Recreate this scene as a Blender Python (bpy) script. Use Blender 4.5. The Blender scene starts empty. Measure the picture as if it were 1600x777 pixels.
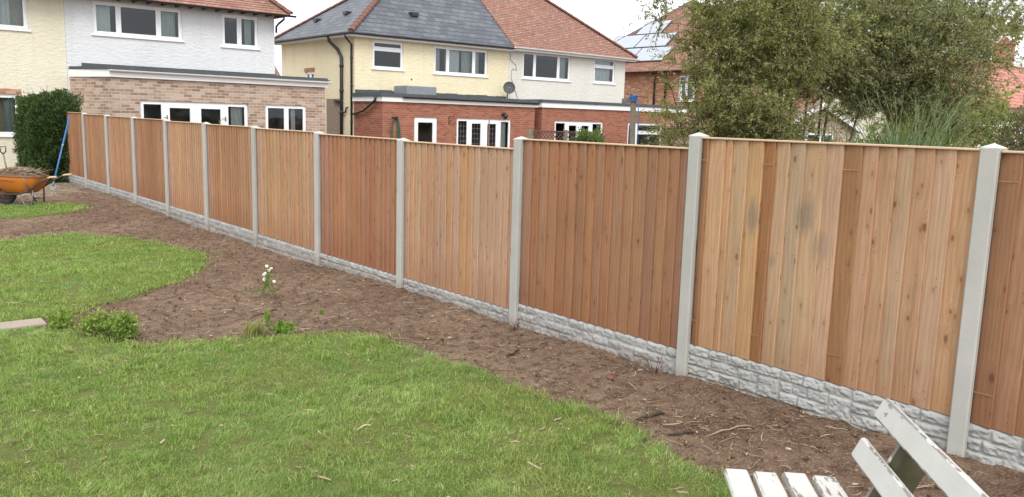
import bpy, math, random
import numpy as np
from mathutils import Vector, Matrix, noise as mn

random.seed(11)
RNG = np.random.default_rng(11)
SC = bpy.context.scene
COL = SC.collection
R = math.radians

# ------------------------------------------------------------------ camera
cam_d = bpy.data.cameras.new('camera'); cam = bpy.data.objects.new('camera', cam_d); COL.objects.link(cam)
heading, pitch, roll = R(40), R(8.83), R(1.61)      # clockwise from +Y, down, roll
fw = Vector((math.sin(heading)*math.cos(pitch), math.cos(heading)*math.cos(pitch), -math.sin(pitch)))
r0 = Vector((math.cos(heading), -math.sin(heading), 0)); u0 = r0.cross(fw)
rt = math.cos(roll)*r0 + math.sin(roll)*u0
up = -math.sin(roll)*r0 + math.cos(roll)*u0
m = Matrix((rt, up, -fw)).transposed().to_4x4(); m.translation = (0, 0, 1.88)
cam.matrix_world = m
cam_d.sensor_width = 36; cam_d.lens = 1300/1600*36
cam_d.clip_start = .05; cam_d.clip_end = 2000
SC.camera = cam
SC.render.resolution_x = 1024; SC.render.resolution_y = 497

# ------------------------------------------------------------------ sky, sun, exposure
SUN_EL, SUN_ROT = R(48), R(215)
w = bpy.data.worlds.new('World'); SC.world = w; w.use_nodes = True
nt = w.node_tree; nt.nodes.clear()
out = nt.nodes.new('ShaderNodeOutputWorld'); bg = nt.nodes.new('ShaderNodeBackground')
sky = nt.nodes.new('ShaderNodeTexSky'); sky.sky_type = 'NISHITA'; sky.sun_disc = False
sky.sun_elevation = SUN_EL; sky.sun_rotation = SUN_ROT; sky.dust_density = 4; sky.air_density = 1.2; sky.ozone_density = 1
hs = nt.nodes.new('ShaderNodeHueSaturation'); hs.inputs['Saturation'].default_value = .10
mx = nt.nodes.new('ShaderNodeMix'); mx.data_type = 'RGBA'; mx.inputs[0].default_value = .72
tcw = nt.nodes.new('ShaderNodeTexCoord'); nz = nt.nodes.new('ShaderNodeTexNoise'); nz.inputs['Scale'].default_value = 2.2; nz.inputs['Detail'].default_value = 6
rp = nt.nodes.new('ShaderNodeValToRGB'); rp.color_ramp.elements[0].position = .3; rp.color_ramp.elements[1].position = .7
rp.color_ramp.elements[0].color = (8.6, 8.9, 9.4, 1); rp.color_ramp.elements[1].color = (11.4, 11.6, 12.0, 1)
nt.links.new(tcw.outputs['Generated'], nz.inputs['Vector']); nt.links.new(nz.outputs['Fac'], rp.inputs['Fac'])
nt.links.new(sky.outputs[0], hs.inputs['Color']); nt.links.new(hs.outputs[0], mx.inputs[6]); nt.links.new(rp.outputs[0], mx.inputs[7])
nt.links.new(mx.outputs[2], bg.inputs['Color']); bg.inputs['Strength'].default_value = .10
nt.links.new(bg.outputs[0], out.inputs['Surface'])
sd = bpy.data.lights.new('sun', 'SUN'); sd.energy = 1.1; sd.angle = R(25); sd.color = (1, .97, .92)
so = bpy.data.objects.new('sun', sd); COL.objects.link(so)
# sky texture rotation: angle clockwise from +Y; the lamp shines from that direction
sdir = Vector((math.sin(SUN_ROT)*math.cos(SUN_EL), math.cos(SUN_ROT)*math.cos(SUN_EL), math.sin(SUN_EL)))
so.rotation_euler = sdir.to_track_quat('Z', 'Y').to_euler(); so.location = (-4, -4, 12)
SC.view_settings.view_transform = 'Standard'; SC.view_settings.look = 'None'
SC.view_settings.gamma = 1; SC.view_settings.exposure = 0.95; SC.view_settings.use_curve_mapping = False

# ------------------------------------------------------------------ helpers
def tag(o, label=None, cat=None, group=None, kind=None):
    if label: o['label'] = label
    if cat: o['category'] = cat
    if group: o['group'] = group
    if kind: o['kind'] = kind
    return o
def empty(name, loc=(0, 0, 0), rz=0):
    o = bpy.data.objects.new(name, None); o.empty_display_size = .2; COL.objects.link(o)
    o.location = loc; o.rotation_euler = (0, 0, rz); return o
def copy_tree(o, parent=None):
    c = o.copy(); COL.objects.link(c); c.parent = parent
    for ch in o.children: copy_tree(ch, c)
    return c

class MB:
    """collects faces; build() makes ONE mesh object with metre UVs and an optional tint per face"""
    def __init__(s, M=None): s.v = []; s.f = []; s.t = []; s.M = M; s.tint = (1, 1, 1); s.sm = []; s.smooth = False
    def face(s, pts, tint=None):
        i = len(s.v)
        for p in pts:
            p = Vector(p); s.v.append(s.M @ p if s.M else p)
        s.f.append(list(range(i, i+len(pts)))); s.t.append(tint or s.tint); s.sm.append(s.smooth)
    def mesh(s, vs, fs, tint=None, smooth=None):
        i = len(s.v)
        for p in vs:
            p = Vector(p); s.v.append(s.M @ p if s.M else p)
        for f in fs:
            s.f.append([i+k for k in f]); s.t.append(tint or s.tint); s.sm.append(s.smooth if smooth is None else smooth)
    def box(s, a, b, tint=None, bev=0):
        x0, y0, z0 = a; x1, y1, z1 = b
        x0, x1 = min(x0, x1), max(x0, x1); y0, y1 = min(y0, y1), max(y0, y1); z0, z1 = min(z0, z1), max(z0, z1)
        if bev:
            c = bev; vs = []; 
            for z in (z0, z1):
                for (X, Y) in ((x0, y0), (x1, y0), (x1, y1), (x0, y1)):
                    sx = 1 if X == x0 else -1; sy = 1 if Y == y0 else -1; sz = 1 if z == z0 else -1
                    vs += [(X, Y+sy*c, z+sz*c), (X+sx*c, Y, z+sz*c), (X+sx*c, Y+sy*c, z)]
            F = []
            def k(c_, z_, a_): return z_*12+c_*3+a_
            # axis faces
            F += [[k(i, 0, 2) for i in (3, 2, 1, 0)], [k(i, 1, 2) for i in (0, 1, 2, 3)]]
            F += [[k(0, 0, 1), k(1, 0, 1), k(1, 1, 1), k(0, 1, 1)], [k(1, 0, 0), k(2, 0, 0), k(2, 1, 0), k(1, 1, 0)],
                  [k(2, 0, 1), k(3, 0, 1), k(3, 1, 1), k(2, 1, 1)], [k(3, 0, 0), k(0, 0, 0), k(0, 1, 0), k(3, 1, 0)]]
            # vertical edges
            F += [[k(0, 0, 0), k(0, 0, 1), k(0, 1, 1), k(0, 1, 0)], [k(1, 0, 1), k(1, 0, 0), k(1, 1, 0), k(1, 1, 1)],
                  [k(2, 0, 0), k(2, 0, 1), k(2, 1, 1), k(2, 1, 0)], [k(3, 0, 1), k(3, 0, 0), k(3, 1, 0), k(3, 1, 1)]]
            ax = [1, 0, 1, 0]
            for i in range(4):
                j = (i+1) % 4; q = ax[i]
                F += [[k(i, 0, 2), k(j, 0, 2), k(j, 0, q), k(i, 0, q)], [k(i, 1, q), k(j, 1, q), k(j, 1, 2), k(i, 1, 2)]]
            for i in range(4):
                F += [[k(i, 0, 0), k(i, 0, 1), k(i, 0, 2)][::-1 if i % 2 else 1], [k(i, 1, 0), k(i, 1, 1), k(i, 1, 2)][::1 if i % 2 else -1]]
            s.mesh(vs, F, tint, False); return
        vs = [(x0, y0, z0), (x1, y0, z0), (x1, y1, z0), (x0, y1, z0), (x0, y0, z1), (x1, y0, z1), (x1, y1, z1), (x0, y1, z1)]
        s.mesh(vs, [[0, 3, 2, 1], [4, 5, 6, 7], [0, 1, 5, 4], [1, 2, 6, 5], [2, 3, 7, 6], [3, 0, 4, 7]], tint, False)
    def tube(s, pts, r, n=8, tint=None, cap=True, squash=1):
        pts = [Vector(p) for p in pts]
        if not isinstance(r, (list, tuple)): r = [r]*len(pts)
        vs = []; prev = None
        for i, p in enumerate(pts):
            d = (pts[min(i+1, len(pts)-1)]-pts[max(i-1, 0)]).normalized()
            if prev is None:
                a = d.orthogonal().normalized()
            else:
                a = (prev-d*prev.dot(d)); a = a.normalized() if a.length > 1e-6 else d.orthogonal().normalized()
            prev = a; b = d.cross(a)
            for k in range(n):
                t = 2*math.pi*k/n; vs.append(p+a*math.cos(t)*r[i]+b*math.sin(t)*r[i]*squash)
        fs = []
        for i in range(len(pts)-1):
            for k in range(n): fs.append([i*n+k, i*n+(k+1) % n, (i+1)*n+(k+1) % n, (i+1)*n+k])
        if cap: fs += [list(range(n))[::-1], [(len(pts)-1)*n+k for k in range(n)]]
        s.mesh(vs, fs, tint, True)
    def prism(s, poly, h, tint=None):      # poly: list of (x,y,z) in one plane, h: offset vector
        n = len(poly); P = [Vector(p) for p in poly]; Q = [p+Vector(h) for p in P]
        s.mesh(P+Q, [list(range(n))[::-1], list(range(n, 2*n))]+[[i, (i+1) % n, n+(i+1) % n, n+i] for i in range(n)], tint, False)
    def build(s, name, mat, parent=None):
        me = bpy.data.meshes.new(name); me.from_pydata([tuple(v) for v in s.v], [], s.f)
        me.materials.append(mat)
        me.uv_layers.new(name='UVMap'); me.color_attributes.new('tint', 'FLOAT_COLOR', 'CORNER')
        uvl = me.uv_layers['UVMap']; ca = me.color_attributes['tint']; UV = [0.]*(2*len(me.loops)); CA = [1.]*(4*len(me.loops))
        Z = Vector((0, 0, 1))
        for p, t, sm in zip(me.polygons, s.t, s.sm):
            nrm = p.normal
            if abs(nrm.z) > .995 or nrm.length < .5: ua, va = Vector((1, 0, 0)), Vector((0, 1, 0))
            else: ua = Z.cross(nrm).normalized(); va = nrm.cross(ua)
            p.use_smooth = sm
            for li in p.loop_indices:
                co = me.vertices[me.loops[li].vertex_index].co
                UV[2*li:2*li+2] = (co.dot(ua), co.dot(va)); CA[4*li:4*li+3] = t
        uvl.data.foreach_set('uv', UV); ca.data.foreach_set('color', CA)
        o = bpy.data.objects.new(name, me); COL.objects.link(o)
        if parent: o.parent = parent
        return o

def np_mesh(name, V, F, mat, parent=None, smooth=False, tint=None):
    """V (N,3), F (M,k) arrays"""
    V = np.asarray(V, np.float32); F = np.asarray(F, np.int32); k = F.shape[1]
    me = bpy.data.meshes.new(name)
    me.vertices.add(len(V)); me.vertices.foreach_set('co', V.ravel())
    me.loops.add(F.size); me.loops.foreach_set('vertex_index', F.ravel())
    me.polygons.add(len(F)); me.polygons.foreach_set('loop_start', np.arange(0, F.size, k, dtype=np.int32))
    me.update(calc_edges=True)
    if smooth: me.polygons.foreach_set('use_smooth', np.ones(len(F), bool))
    if tint is not None:
        ca = me.color_attributes.new('tint', 'FLOAT_COLOR', 'POINT')
        ca.data.foreach_set('color', np.concatenate([tint, np.ones((len(V), 1))], 1).astype(np.float32).ravel())
    me.materials.append(mat); me.validate()
    o = bpy.data.objects.new(name, me); COL.objects.link(o)
    if parent: o.parent = parent
    return o

def vnoise(x, y, seed=0):
    """value noise, numpy, about 0..1"""
    x = np.asarray(x, float); y = np.asarray(y, float)
    xi = np.floor(x).astype(np.int64); yi = np.floor(y).astype(np.int64); fx = x-xi; fy = y-yi
    fx = fx*fx*(3-2*fx); fy = fy*fy*(3-2*fy)
    def h(a, b):
        n = (a*374761393+b*668265263+seed*974634777) & 0xffffffff
        n = ((n ^ (n >> 13))*1274126177) & 0xffffffff
        return ((n ^ (n >> 16)) & 0xffff)/65535.
    return (h(xi, yi)*(1-fx)+h(xi+1, yi)*fx)*(1-fy)+(h(xi, yi+1)*(1-fx)+h(xi+1, yi+1)*fx)*fy
def fbm(x, y, seed=0, oct=4):
    s = 0; a = .5; f = 1
    for i in range(oct): s = s+a*vnoise(x*f, y*f, seed+i*17); a *= .5; f *= 2.03
    return s

# ------------------------------------------------------------------ materials
class NT:
    def __init__(s, name):
        s.m = bpy.data.materials.new(name); s.m.use_nodes = True; s.t = s.m.node_tree
        s.b = s.t.nodes['Principled BSDF']; s.o = s.t.nodes['Material Output']
    def n(s, typ, props=None, **inp):
        nd = s.t.nodes.new('ShaderNode'+typ)
        for k, v in (props or {}).items(): setattr(nd, k, v)
        for k, v in inp.items():
            key = int(k[1:]) if k[0] == '_' else k.replace('_', ' ')
            s.set(nd, key, v)
        return nd
    def set(s, nd, key, v):
        if isinstance(v, bpy.types.NodeSocket): s.t.links.new(v, nd.inputs[key])
        elif isinstance(v, bpy.types.Node): s.t.links.new(v.outputs[0], nd.inputs[key])
        else:
            try: nd.inputs[key].default_value = v
            except Exception: nd.inputs[key].default_value = (*v, 1)
    def math(s, op, a, b=0., c=None, clamp=False):
        nd = s.n('Math', {'operation': op, 'use_clamp': clamp}, _0=a, _1=b)
        if c is not None: s.set(nd, 2, c)
        return nd.outputs[0]
    def mix(s, f, a, b, mode='MIX'):
        nd = s.n('Mix', {'data_type': 'RGBA', 'blend_type': mode}); s.set(nd, 0, f)
        s.set(nd, 6, a if not isinstance(a, tuple) else (*a[:3], 1)); s.set(nd, 7, b if not isinstance(b, tuple) else (*b[:3], 1)); return nd.outputs[2]
    def ramp(s, f, stops, interp='LINEAR'):
        nd = s.n('ValToRGB'); s.set(nd, 0, f); e = nd.color_ramp.elements; nd.color_ramp.interpolation = interp
        while len(e) > 1: e.remove(e[-1])
        for i, (p, c) in enumerate(stops):
            el = e[0] if i == 0 else e.new(p); el.position = p; el.color = (*c[:3], 1) if isinstance(c, tuple) else (c, c, c, 1)
        return nd.outputs[0]
    def map(s, vec, sc=(1, 1, 1), off=None):
        nd = s.n('Mapping'); s.set(nd, 0, vec); nd.inputs['Scale'].default_value = sc
        if off is not None: s.set(nd, 'Location', off)
        return nd.outputs[0]
    def noise(s, vec, scale, det=4, rough=.55, dist=0): return s.n('TexNoise', None, Vector=vec, Scale=scale, Detail=det, Roughness=rough, Distortion=dist).outputs[0]
    def bump(s, h, strength=.4, dist=.01, nrm=None):
        nd = s.n('Bump', None, Strength=strength, Distance=dist, Height=h)
        if nrm: s.set(nd, 'Normal', nrm)
        return nd.outputs[0]
    @property
    def obj(s): return s.n('TexCoord').outputs['Object']
    @property
    def uv(s): return s.n('TexCoord').outputs['UV']
    def fin(s, color=None, rough=.8, normal=None, spec=.3, **kw):
        if color is not None: s.set(s.b, 'Base Color', color if not isinstance(color, tuple) else (*color[:3], 1))
        s.set(s.b, 'Roughness', rough); s.set(s.b, 'Specular IOR Level', spec)
        if normal is not None: s.set(s.b, 'Normal', normal)
        for k, v in kw.items(): s.set(s.b, k.replace('_', ' '), v)
        return s.m

def m_plain(name, col, rough=.6, var=.12, scale=6, spec=.3, bump=0, bscale=40, metal=0):
    N = NT(name); o = N.obj
    f = N.noise(o, scale, 5)
    c = N.mix(f, tuple(x*(1-var) for x in col), tuple(min(1, x*(1+var)) for x in col))
    nrm = N.bump(N.noise(o, bscale, 3), .4, bump) if bump else None
    return N.fin(c, rough, nrm, spec, Metallic=metal)

def m_render(name, col, stain=(.6, .56, .5)):
    N = NT(name); o = N.obj
    big = N.noise(N.map(o, (1, 1, .5)), .7, 5, .6); fine = N.noise(o, 22, 4, .7)
    c = N.mix(N.math('MULTIPLY', N.ramp(big, [(.45, 0.), (.75, 1.)]), .38), col, tuple(a*b for a, b in zip(col, stain)))
    drip = N.noise(N.map(o, (5, 5, .35)), 1, 4, .6)
    c = N.mix(N.math('MULTIPLY', N.ramp(drip, [(.55, 0.), (.75, 1.)]), .25), c, tuple(a*b*.9 for a, b in zip(col, stain)))
    c = N.mix(.22, c, N.mix(fine, (.35, .35, .35), (1, 1, 1)), 'MULTIPLY')
    patch = N.noise(N.map(o, (1, 1, 2.4)), 7, 3, .6)
    h = N.math('ADD', N.math('MULTIPLY', patch, .8), N.math('MULTIPLY', fine, .5))
    return N.fin(c, .93, N.bump(h, .75, .035), .15)

def m_brick(name, cols, mortar=(.42, .38, .33), bw=.225, bh=.075, off=.5, msize=.006, rough=.9, bump=.006, wear=.3):
    N = NT(name); uv = N.uv
    br = N.n('TexBrick', {'offset': off, 'squash': 1}, Vector=uv, Scale=1, Mortar_Size=msize, Mortar_Smooth=.3, Bias=0, Brick_Width=bw, Row_Height=bh)
    br.inputs['Color1'].default_value = (0, 0, 0, 1); br.inputs['Color2'].default_value = (1, 1, 1, 1); br.inputs['Mortar'].default_value = (.5, .5, .5, 1)
    n = len(cols); st = [(i/(n-1)*.9+.05, c) for i, c in enumerate(cols)]
    c = N.ramp(br.outputs['Color'], st)
    c = N.mix(wear, c, N.mix(N.noise(uv, 3, 6, .65), (.45, .45, .45), (1.35, 1.3, 1.25)), 'MULTIPLY')
    c = N.mix(.35, c, N.mix(N.noise(uv, 60, 3), (.5, .5, .5), (1.3, 1.3, 1.3)), 'MULTIPLY')
    c = N.mix(br.outputs['Fac'], c, mortar)
    h = N.math('SUBTRACT', N.math('MULTIPLY', N.noise(uv, 90, 3), .35), br.outputs['Fac'])
    return N.fin(c, rough, N.bump(h, .8, bump), .2)

def m_roof(name, cols, tw, th, gap=(.03, .03, .03), lap=.02, patch=None, rough=.75, moss=None, spec=.3, edge_w=.10):
    N = NT(name); uv = N.uv
    wob = N.noise(uv, 2.3, 2); uvw = N.n('VectorMath', {'operation': 'ADD'}, _0=uv, _1=N.n('CombineXYZ', None, Y=N.math('MULTIPLY', N.math('SUBTRACT', wob, .5), th*.25)))
    br = N.n('TexBrick', {'offset': .5}, Vector=uvw, Scale=1, Mortar_Size=tw*.02, Mortar_Smooth=.1, Bias=0, Brick_Width=tw, Row_Height=th)
    br.inputs['Color1'].default_value = (0, 0, 0, 1); br.inputs['Color2'].default_value = (1, 1, 1, 1)
    n = len(cols); c = N.ramp(br.outputs['Color'], [(i/(n-1)*.9+.05, q) for i, q in enumerate(cols)])
    sep = N.n('SeparateXYZ'); N.set(sep, 0, uvw)
    saw = N.math('FRACT', N.math('DIVIDE', sep.outputs[1], th))      # 0 at the bottom edge of a course
    c = N.mix(.5, c, N.mix(N.noise(uv, 1.1, 6, .65), (.5, .5, .5), (1.4, 1.4, 1.4)), 'MULTIPLY')
    if moss: c = N.mix(N.math('MULTIPLY', N.ramp(N.noise(uv, 1.7, 7, .7), [(.52, 0.), (.66, 1.)]), .6), c, moss)
    ew = N.math('MULTIPLY', N.noise(N.map(uv, (1.6, 9, 1)), 1, 4, .7), edge_w*2)
    edge = N.math('LESS_THAN', saw, ew)
    c = N.mix(N.math('MAXIMUM', br.outputs['Fac'], N.math('MULTIPLY', edge, .9)), c, gap)
    h = N.math('SUBTRACT', N.math('MULTIPLY', N.math('SUBTRACT', 1., saw), 1.), br.outputs['Fac'])
    h = N.math('ADD', h, N.math('MULTIPLY', br.outputs['Color'], .35)) 
    return N.fin(c, rough, N.bump(h, .9, lap), spec)

def m_wood(name):
    N = NT(name); geo = N.n('NewGeometry'); r = geo.outputs['Random Per Island']
    off = N.n('CombineXYZ', None, X=N.math('MULTIPLY', r, 61.), Y=N.math('MULTIPLY', r, 137.))
    p = N.n('VectorMath', {'operation': 'ADD'}, _0=N.uv, _1=off).outputs[0]
    vor = N.n('TexVoronoi', {'feature': 'F1', 'voronoi_dimensions': '2D'}, Vector=N.map(p, (5.0, 2.7, 1)), Scale=1, Randomness=1)
    d = vor.outputs['Distance']; sc_ = N.n('SeparateColor', None, Color=vor.outputs['Color']); selc = sc_.outputs[0]
    d = N.math('DIVIDE', d, N.math('ADD', .22, N.math('MULTIPLY', sc_.outputs[1], .75)))
    dj = N.math('ADD', d, N.math('MULTIPLY', N.math('SUBTRACT', N.noise(N.map(p, (34, 20, 1)), 1, 3), .5), .16))
    has = N.math('LESS_THAN', selc, .5)
    knot = N.math('MULTIPLY', N.ramp(dj, [(.05, 1.), (.085, 0.)]), has)
    halo = N.math('MULTIPLY', N.ramp(dj, [(.06, 1.), (.30, 0.)]), has)
    v2 = N.n('TexVoronoi', {'feature': 'F1', 'voronoi_dimensions': '2D'}, Vector=N.map(p, (8.5, 3.6, 1), (3.3, 7.1, 0.)), Scale=1, Randomness=1)
    d2 = N.math('ADD', v2.outputs['Distance'], N.math('MULTIPLY', N.math('SUBTRACT', N.noise(N.map(p, (50, 28, 1)), 1, 3), .5), .10))
    s2 = N.math('LESS_THAN', N.n('SeparateColor', None, Color=v2.outputs['Color']).outputs[0], .42)
    pin = N.math('MULTIPLY', N.ramp(d2, [(.03, 1.), (.075, 0.)]), s2); pinh = N.math('MULTIPLY', N.ramp(d2, [(.03, 1.), (.26, 0.)]), s2)
    sep = N.n('SeparateXYZ'); N.set(sep, 0, p)
    warp = N.math('ADD', N.math('MULTIPLY', N.noise(N.map(p, (3.5, .8, 1)), 1, 3), 2.3), N.math('MULTIPLY', halo, .9))
    rings = N.math('SINE', N.math('ADD', N.math('MULTIPLY', sep.outputs[0], 190.), N.math('MULTIPLY', warp, 16.)))
    fib = N.noise(N.map(p, (150, 2.2, 1)), 1, 4, .65)
    blot = N.noise(N.map(p, (5, 1.3, 1)), 1, 5, .6)
    g = N.math('ADD', N.math('MULTIPLY', rings, .065), N.math('ADD', N.math('MULTIPLY', fib, .75), N.math('MULTIPLY', blot, .35)))
    c = N.ramp(g, [(.25, (.235, .125, .068)), (.5, (.335, .193, .114)), (.8, (.42, .265, .168))])
    st_ = N.noise(N.map(p, (22, .9, 1)), 1, 5, .7)
    c = N.mix(N.math('MULTIPLY', N.ramp(st_, [(.50, 0.), (.72, 1.)]), .45), c, (.21, .115, .065))
    wt = N.noise(N.map(N.obj, (1, 1.3, 1.1)), 1, 4, .6)
    hs_ = N.noise(N.map(p, (7, 7, 1)), 1, 6, .7)
    c = N.mix(N.math('MULTIPLY', N.ramp(hs_, [(.55, 0.), (.75, 1.)]), .35), c, (.23, .125, .075))
    c = N.mix(.45, c, N.mix(wt, (.55, .58, .62), (1.4, 1.38, 1.34)), 'MULTIPLY')
    c = N.mix(N.math('MULTIPLY', halo, .42), c, (.26, .125, .062))
    c = N.mix(N.math('MULTIPLY', pinh, .34), c, (.24, .115, .060))
    c = N.mix(N.math('MULTIPLY', pin, .55), c, (.12, .052, .026))
    c = N.mix(N.math('MULTIPLY', knot, .72), c, (.12, .055, .028))
    hue = N.n('HueSaturation', None, Color=c, Value=N.math('ADD', .95, N.math('MULTIPLY', r, .11)), Hue=N.math('ADD', .493, N.math('MULTIPLY', N.math('FRACT', N.math('MULTIPLY', r, 7.3)), .014)), Saturation=N.math('ADD', .83, N.math('MULTIPLY', N.math('FRACT', N.math('MULTIPLY', r, 3.7)), .24))).outputs[0]
    zsep = N.n('SeparateXYZ'); N.set(zsep, 0, N.obj)
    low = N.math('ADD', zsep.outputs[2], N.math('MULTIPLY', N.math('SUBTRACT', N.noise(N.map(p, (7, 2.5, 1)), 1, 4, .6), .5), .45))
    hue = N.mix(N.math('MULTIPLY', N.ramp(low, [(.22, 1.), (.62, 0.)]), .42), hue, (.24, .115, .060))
    at = N.n('Attribute', {'attribute_name': 'tint'})
    c = N.mix(1., hue, at.outputs['Color'], 'MULTIPLY')
    h = N.math('ADD', N.math('MULTIPLY', fib, .7), N.math('MULTIPLY', knot, .4))
    return N.fin(c, .78, N.bump(h, .35, .004), .25)

def m_smudged_wood(name):       # same wood with the two grey mould smudges that the near panel carries
    m = m_wood(name); t = m.node_tree; b = t.nodes['Principled BSDF']; src = b.inputs['Base Color'].links[0].from_socket
    N = NT.__new__(NT); N.m = m; N.t = t; N.b = b
    pos = N.obj; tot = None
    for (y, z, ry, rz, a) in SMUDGE:
        sx = N.n('SeparateXYZ'); N.set(sx, 0, pos)
        dy = N.math('DIVIDE', N.math('SUBTRACT', sx.outputs[1], y), ry); dz = N.math('DIVIDE', N.math('SUBTRACT', sx.outputs[2], z), rz)
        q = N.math('SQRT', N.math('ADD', N.math('MULTIPLY', dy, dy), N.math('MULTIPLY', dz, dz)))
        q = N.math('ADD', q, N.math('MULTIPLY', N.math('SUBTRACT', N.noise(N.map(pos, (1, 34, 7)), 1, 5, .7), .5), 1.5))
        f = N.math('MULTIPLY', N.ramp(q, [(.35, 1.), (.95, 0.)]), a)
        tot = f if tot is None else N.math('MAXIMUM', tot, f)
    N.set(b, 'Base Color', N.mix(tot, src, (.15, .13, .105)))
    return m

def m_concrete(name, lo=(.345, .34, .317), hi=(.475, .468, .44), pit=.0015):
    N = NT(name); o = N.obj
    c = N.mix(N.noise(o, 2.5, 6, .6), lo, hi)
    c = N.mix(.3, c, N.mix(N.noise(o, 120, 3), (.55, .55, .55), (1.25, 1.25, 1.25)), 'MULTIPLY')
    c = N.mix(N.math('MULTIPLY', N.ramp(N.noise(N.map(o, (9, 9, 1.2)), 1, 5, .7), [(.55, 0.), (.78, 1.)]), .35), c, (.24, .23, .19))
    zs = N.n('SeparateXYZ'); N.set(zs, 0, o)
    sp = N.math('ADD', zs.outputs[2], N.math('MULTIPLY', N.noise(o, 16, 5, .7), -.14))
    c = N.mix(N.math('MULTIPLY', N.ramp(sp, [(0., 1.), (.06, 0.)]), .38), c, (.20, .14, .10))
    c = N.mix(.30, c, N.mix(N.noise(N.map(o, (3, 3, 1.5)), 3, 6, .65), (.6, .6, .6), (1.3, 1.3, 1.3)), 'MULTIPLY')
    at = N.n('Attribute', {'attribute_name': 'tint'})
    c = N.mix(1., c, at.outputs['Color'], 'MULTIPLY')
    return N.fin(c, .9, N.bump(N.noise(o, 160, 4, .7), .5, pit), .2)

def m_soil(name):
    N = NT(name); o = N.obj
    a = N.noise(o, .9, 6, .6); b = N.noise(o, 9, 8, .72); c3 = N.noise(o, 70, 5, .75)
    c = N.mix(N.ramp(a, [(.35, 0.), (.68, 1.)]), (.145, .089, .060), (.262, .181, .127))
    c = N.mix(N.ramp(b, [(.38, .95), (.54, 0.)]), c, (.085, .047, .030))
    c = N.mix(N.math('MULTIPLY', N.ramp(c3, [(.50, 0.), (.66, 1.)]), .75), c, (.40, .31, .23))
    c = N.mix(N.math('MULTIPLY', N.ramp(N.noise(o, 38, 4, .6), [(.30, 1.), (.42, 0.)]), .6), c, (.085, .050, .034))
    h = N.math('ADD', N.math('MULTIPLY', b, 1.), N.math('MULTIPLY', c3, .5))
    return N.fin(c, .97, N.bump(h, 1., .035), .1)

def m_leaf(name, cols, trans=.35, rough=.5, spec=.35, patch=None):
    N = NT(name); geo = N.n('NewGeometry'); r = geo.outputs['Random Per Island']
    big = N.noise(N.obj, 1.6, 4, .6)
    f = N.math('ADD', N.math('MULTIPLY', r, .6), N.math('MULTIPLY', big, .45))
    if patch: f = N.math('ADD', N.math('MULTIPLY', r, .70), N.math('MULTIPLY', N.math('SUBTRACT', N.noise(N.obj, 9, 5, .7), .32), .85))
    n = len(cols); c = N.ramp(f, [(.12+.8*i/(n-1), q) for i, q in enumerate(cols)])
    if patch and len(patch) == 2:
        c = N.mix(N.math('MULTIPLY', N.ramp(N.noise(N.obj, .9, 5, .62), [(.45, 0.), (.68, 1.)]), .65), c, patch[0])
        c = N.mix(N.math('MULTIPLY', N.ramp(N.noise(N.map(N.obj, (1, 1, 1), (7., 3., 0.)), 1.5, 6, .7), [(.50, 0.), (.68, 1.)]), .55), c, patch[1])
    N.fin(c, rough, None, spec)
    tr = N.n('BsdfTranslucent'); N.set(tr, 0, N.mix(1., c, (1.5, 1.5, .7), 'MULTIPLY'))
    mx = N.n('MixShader'); N.set(mx, 0, trans); N.t.links.new(N.b.outputs[0], mx.inputs[1]); N.t.links.new(tr.outputs[0], mx.inputs[2])
    N.t.links.new(mx.outputs[0], N.o.inputs['Surface']); return N.m

def m_glass(name):
    N = NT(name)
    g = N.n('BsdfGlossy'); g.inputs['Roughness'].default_value = .03; g.inputs['Color'].default_value = (.9, .95, 1, 1)
    t = N.n('BsdfTransparent'); t.inputs['Color'].default_value = (.82, .86, .85, 1)
    fr = N.n('Fresnel'); fr.inputs['IOR'].default_value = 1.62
    wob = N.bump(N.noise(N.obj, 1.3, 2), .12, .03); N.set(g, 'Normal', wob)
    mx = N.n('MixShader'); N.set(mx, 0, fr.outputs[0]); N.t.links.new(t.outputs[0], mx.inputs[1]); N.t.links.new(g.outputs[0], mx.inputs[2])
    N.t.links.new(mx.outputs[0], N.o.inputs['Surface']); return N.m

def m_bench(name):
    N = NT(name); geo = N.n('NewGeometry'); o = N.obj; r = geo.outputs['Random Per Island']
    at = N.n('Attribute', {'attribute_name': 'tint'})      # red channel = how worn the slat is
    wear = N.n('SeparateColor', None, Color=at.outputs['Color']).outputs[0]
    off = N.n('CombineXYZ', None, X=N.math('MULTIPLY', r, 31.), Y=N.math('MULTIPLY', r, 17.), Z=0.)
    p = N.n('VectorMath', {'operation': 'ADD'}, _0=o, _1=off).outputs[0]
    pt = geo.outputs['Pointiness']
    fl = N.noise(N.map(p, (9, 42, 42)), 1, 7, .72)
    fl2 = N.noise(N.map(p, (3, 8, 8)), 1, 4, .6)
    lim = N.math('ADD', fl, N.math('MULTIPLY', N.math('SUBTRACT', fl2, .5), .9))
    lim = N.math('ADD', lim, N.math('MULTIPLY', N.math('SUBTRACT', pt, .5), 1.0))
    chip = N.ramp(N.math('ADD', lim, N.math('MULTIPLY', wear, .30)), [(.865, 0.), (.895, 1.)])
    grain = N.noise(N.map(p, (5, 160, 160)), 1, 4, .7)
    wood = N.mix(grain, (.10, .085, .07), (.33, .30, .27))
    paint = N.mix(N.noise(p, 5, 5), (.46, .455, .43), (.575, .57, .545))
    paint = N.mix(N.math('MULTIPLY', N.ramp(N.noise(N.map(p, (2, 30, 30)), 1, 4), [(.55, 0.), (.8, 1.)]), .45), paint, (.47, .46, .40))
    c = N.mix(chip, paint, wood)
    h = N.math('ADD', N.math('MULTIPLY', N.math('SUBTRACT', 1., chip), .6), N.math('MULTIPLY', grain, .5))
    return N.fin(c, N.mix(chip, (.45, .45, .45), (.9, .9, .9)), N.bump(h, .6, .003), .35)

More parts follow.
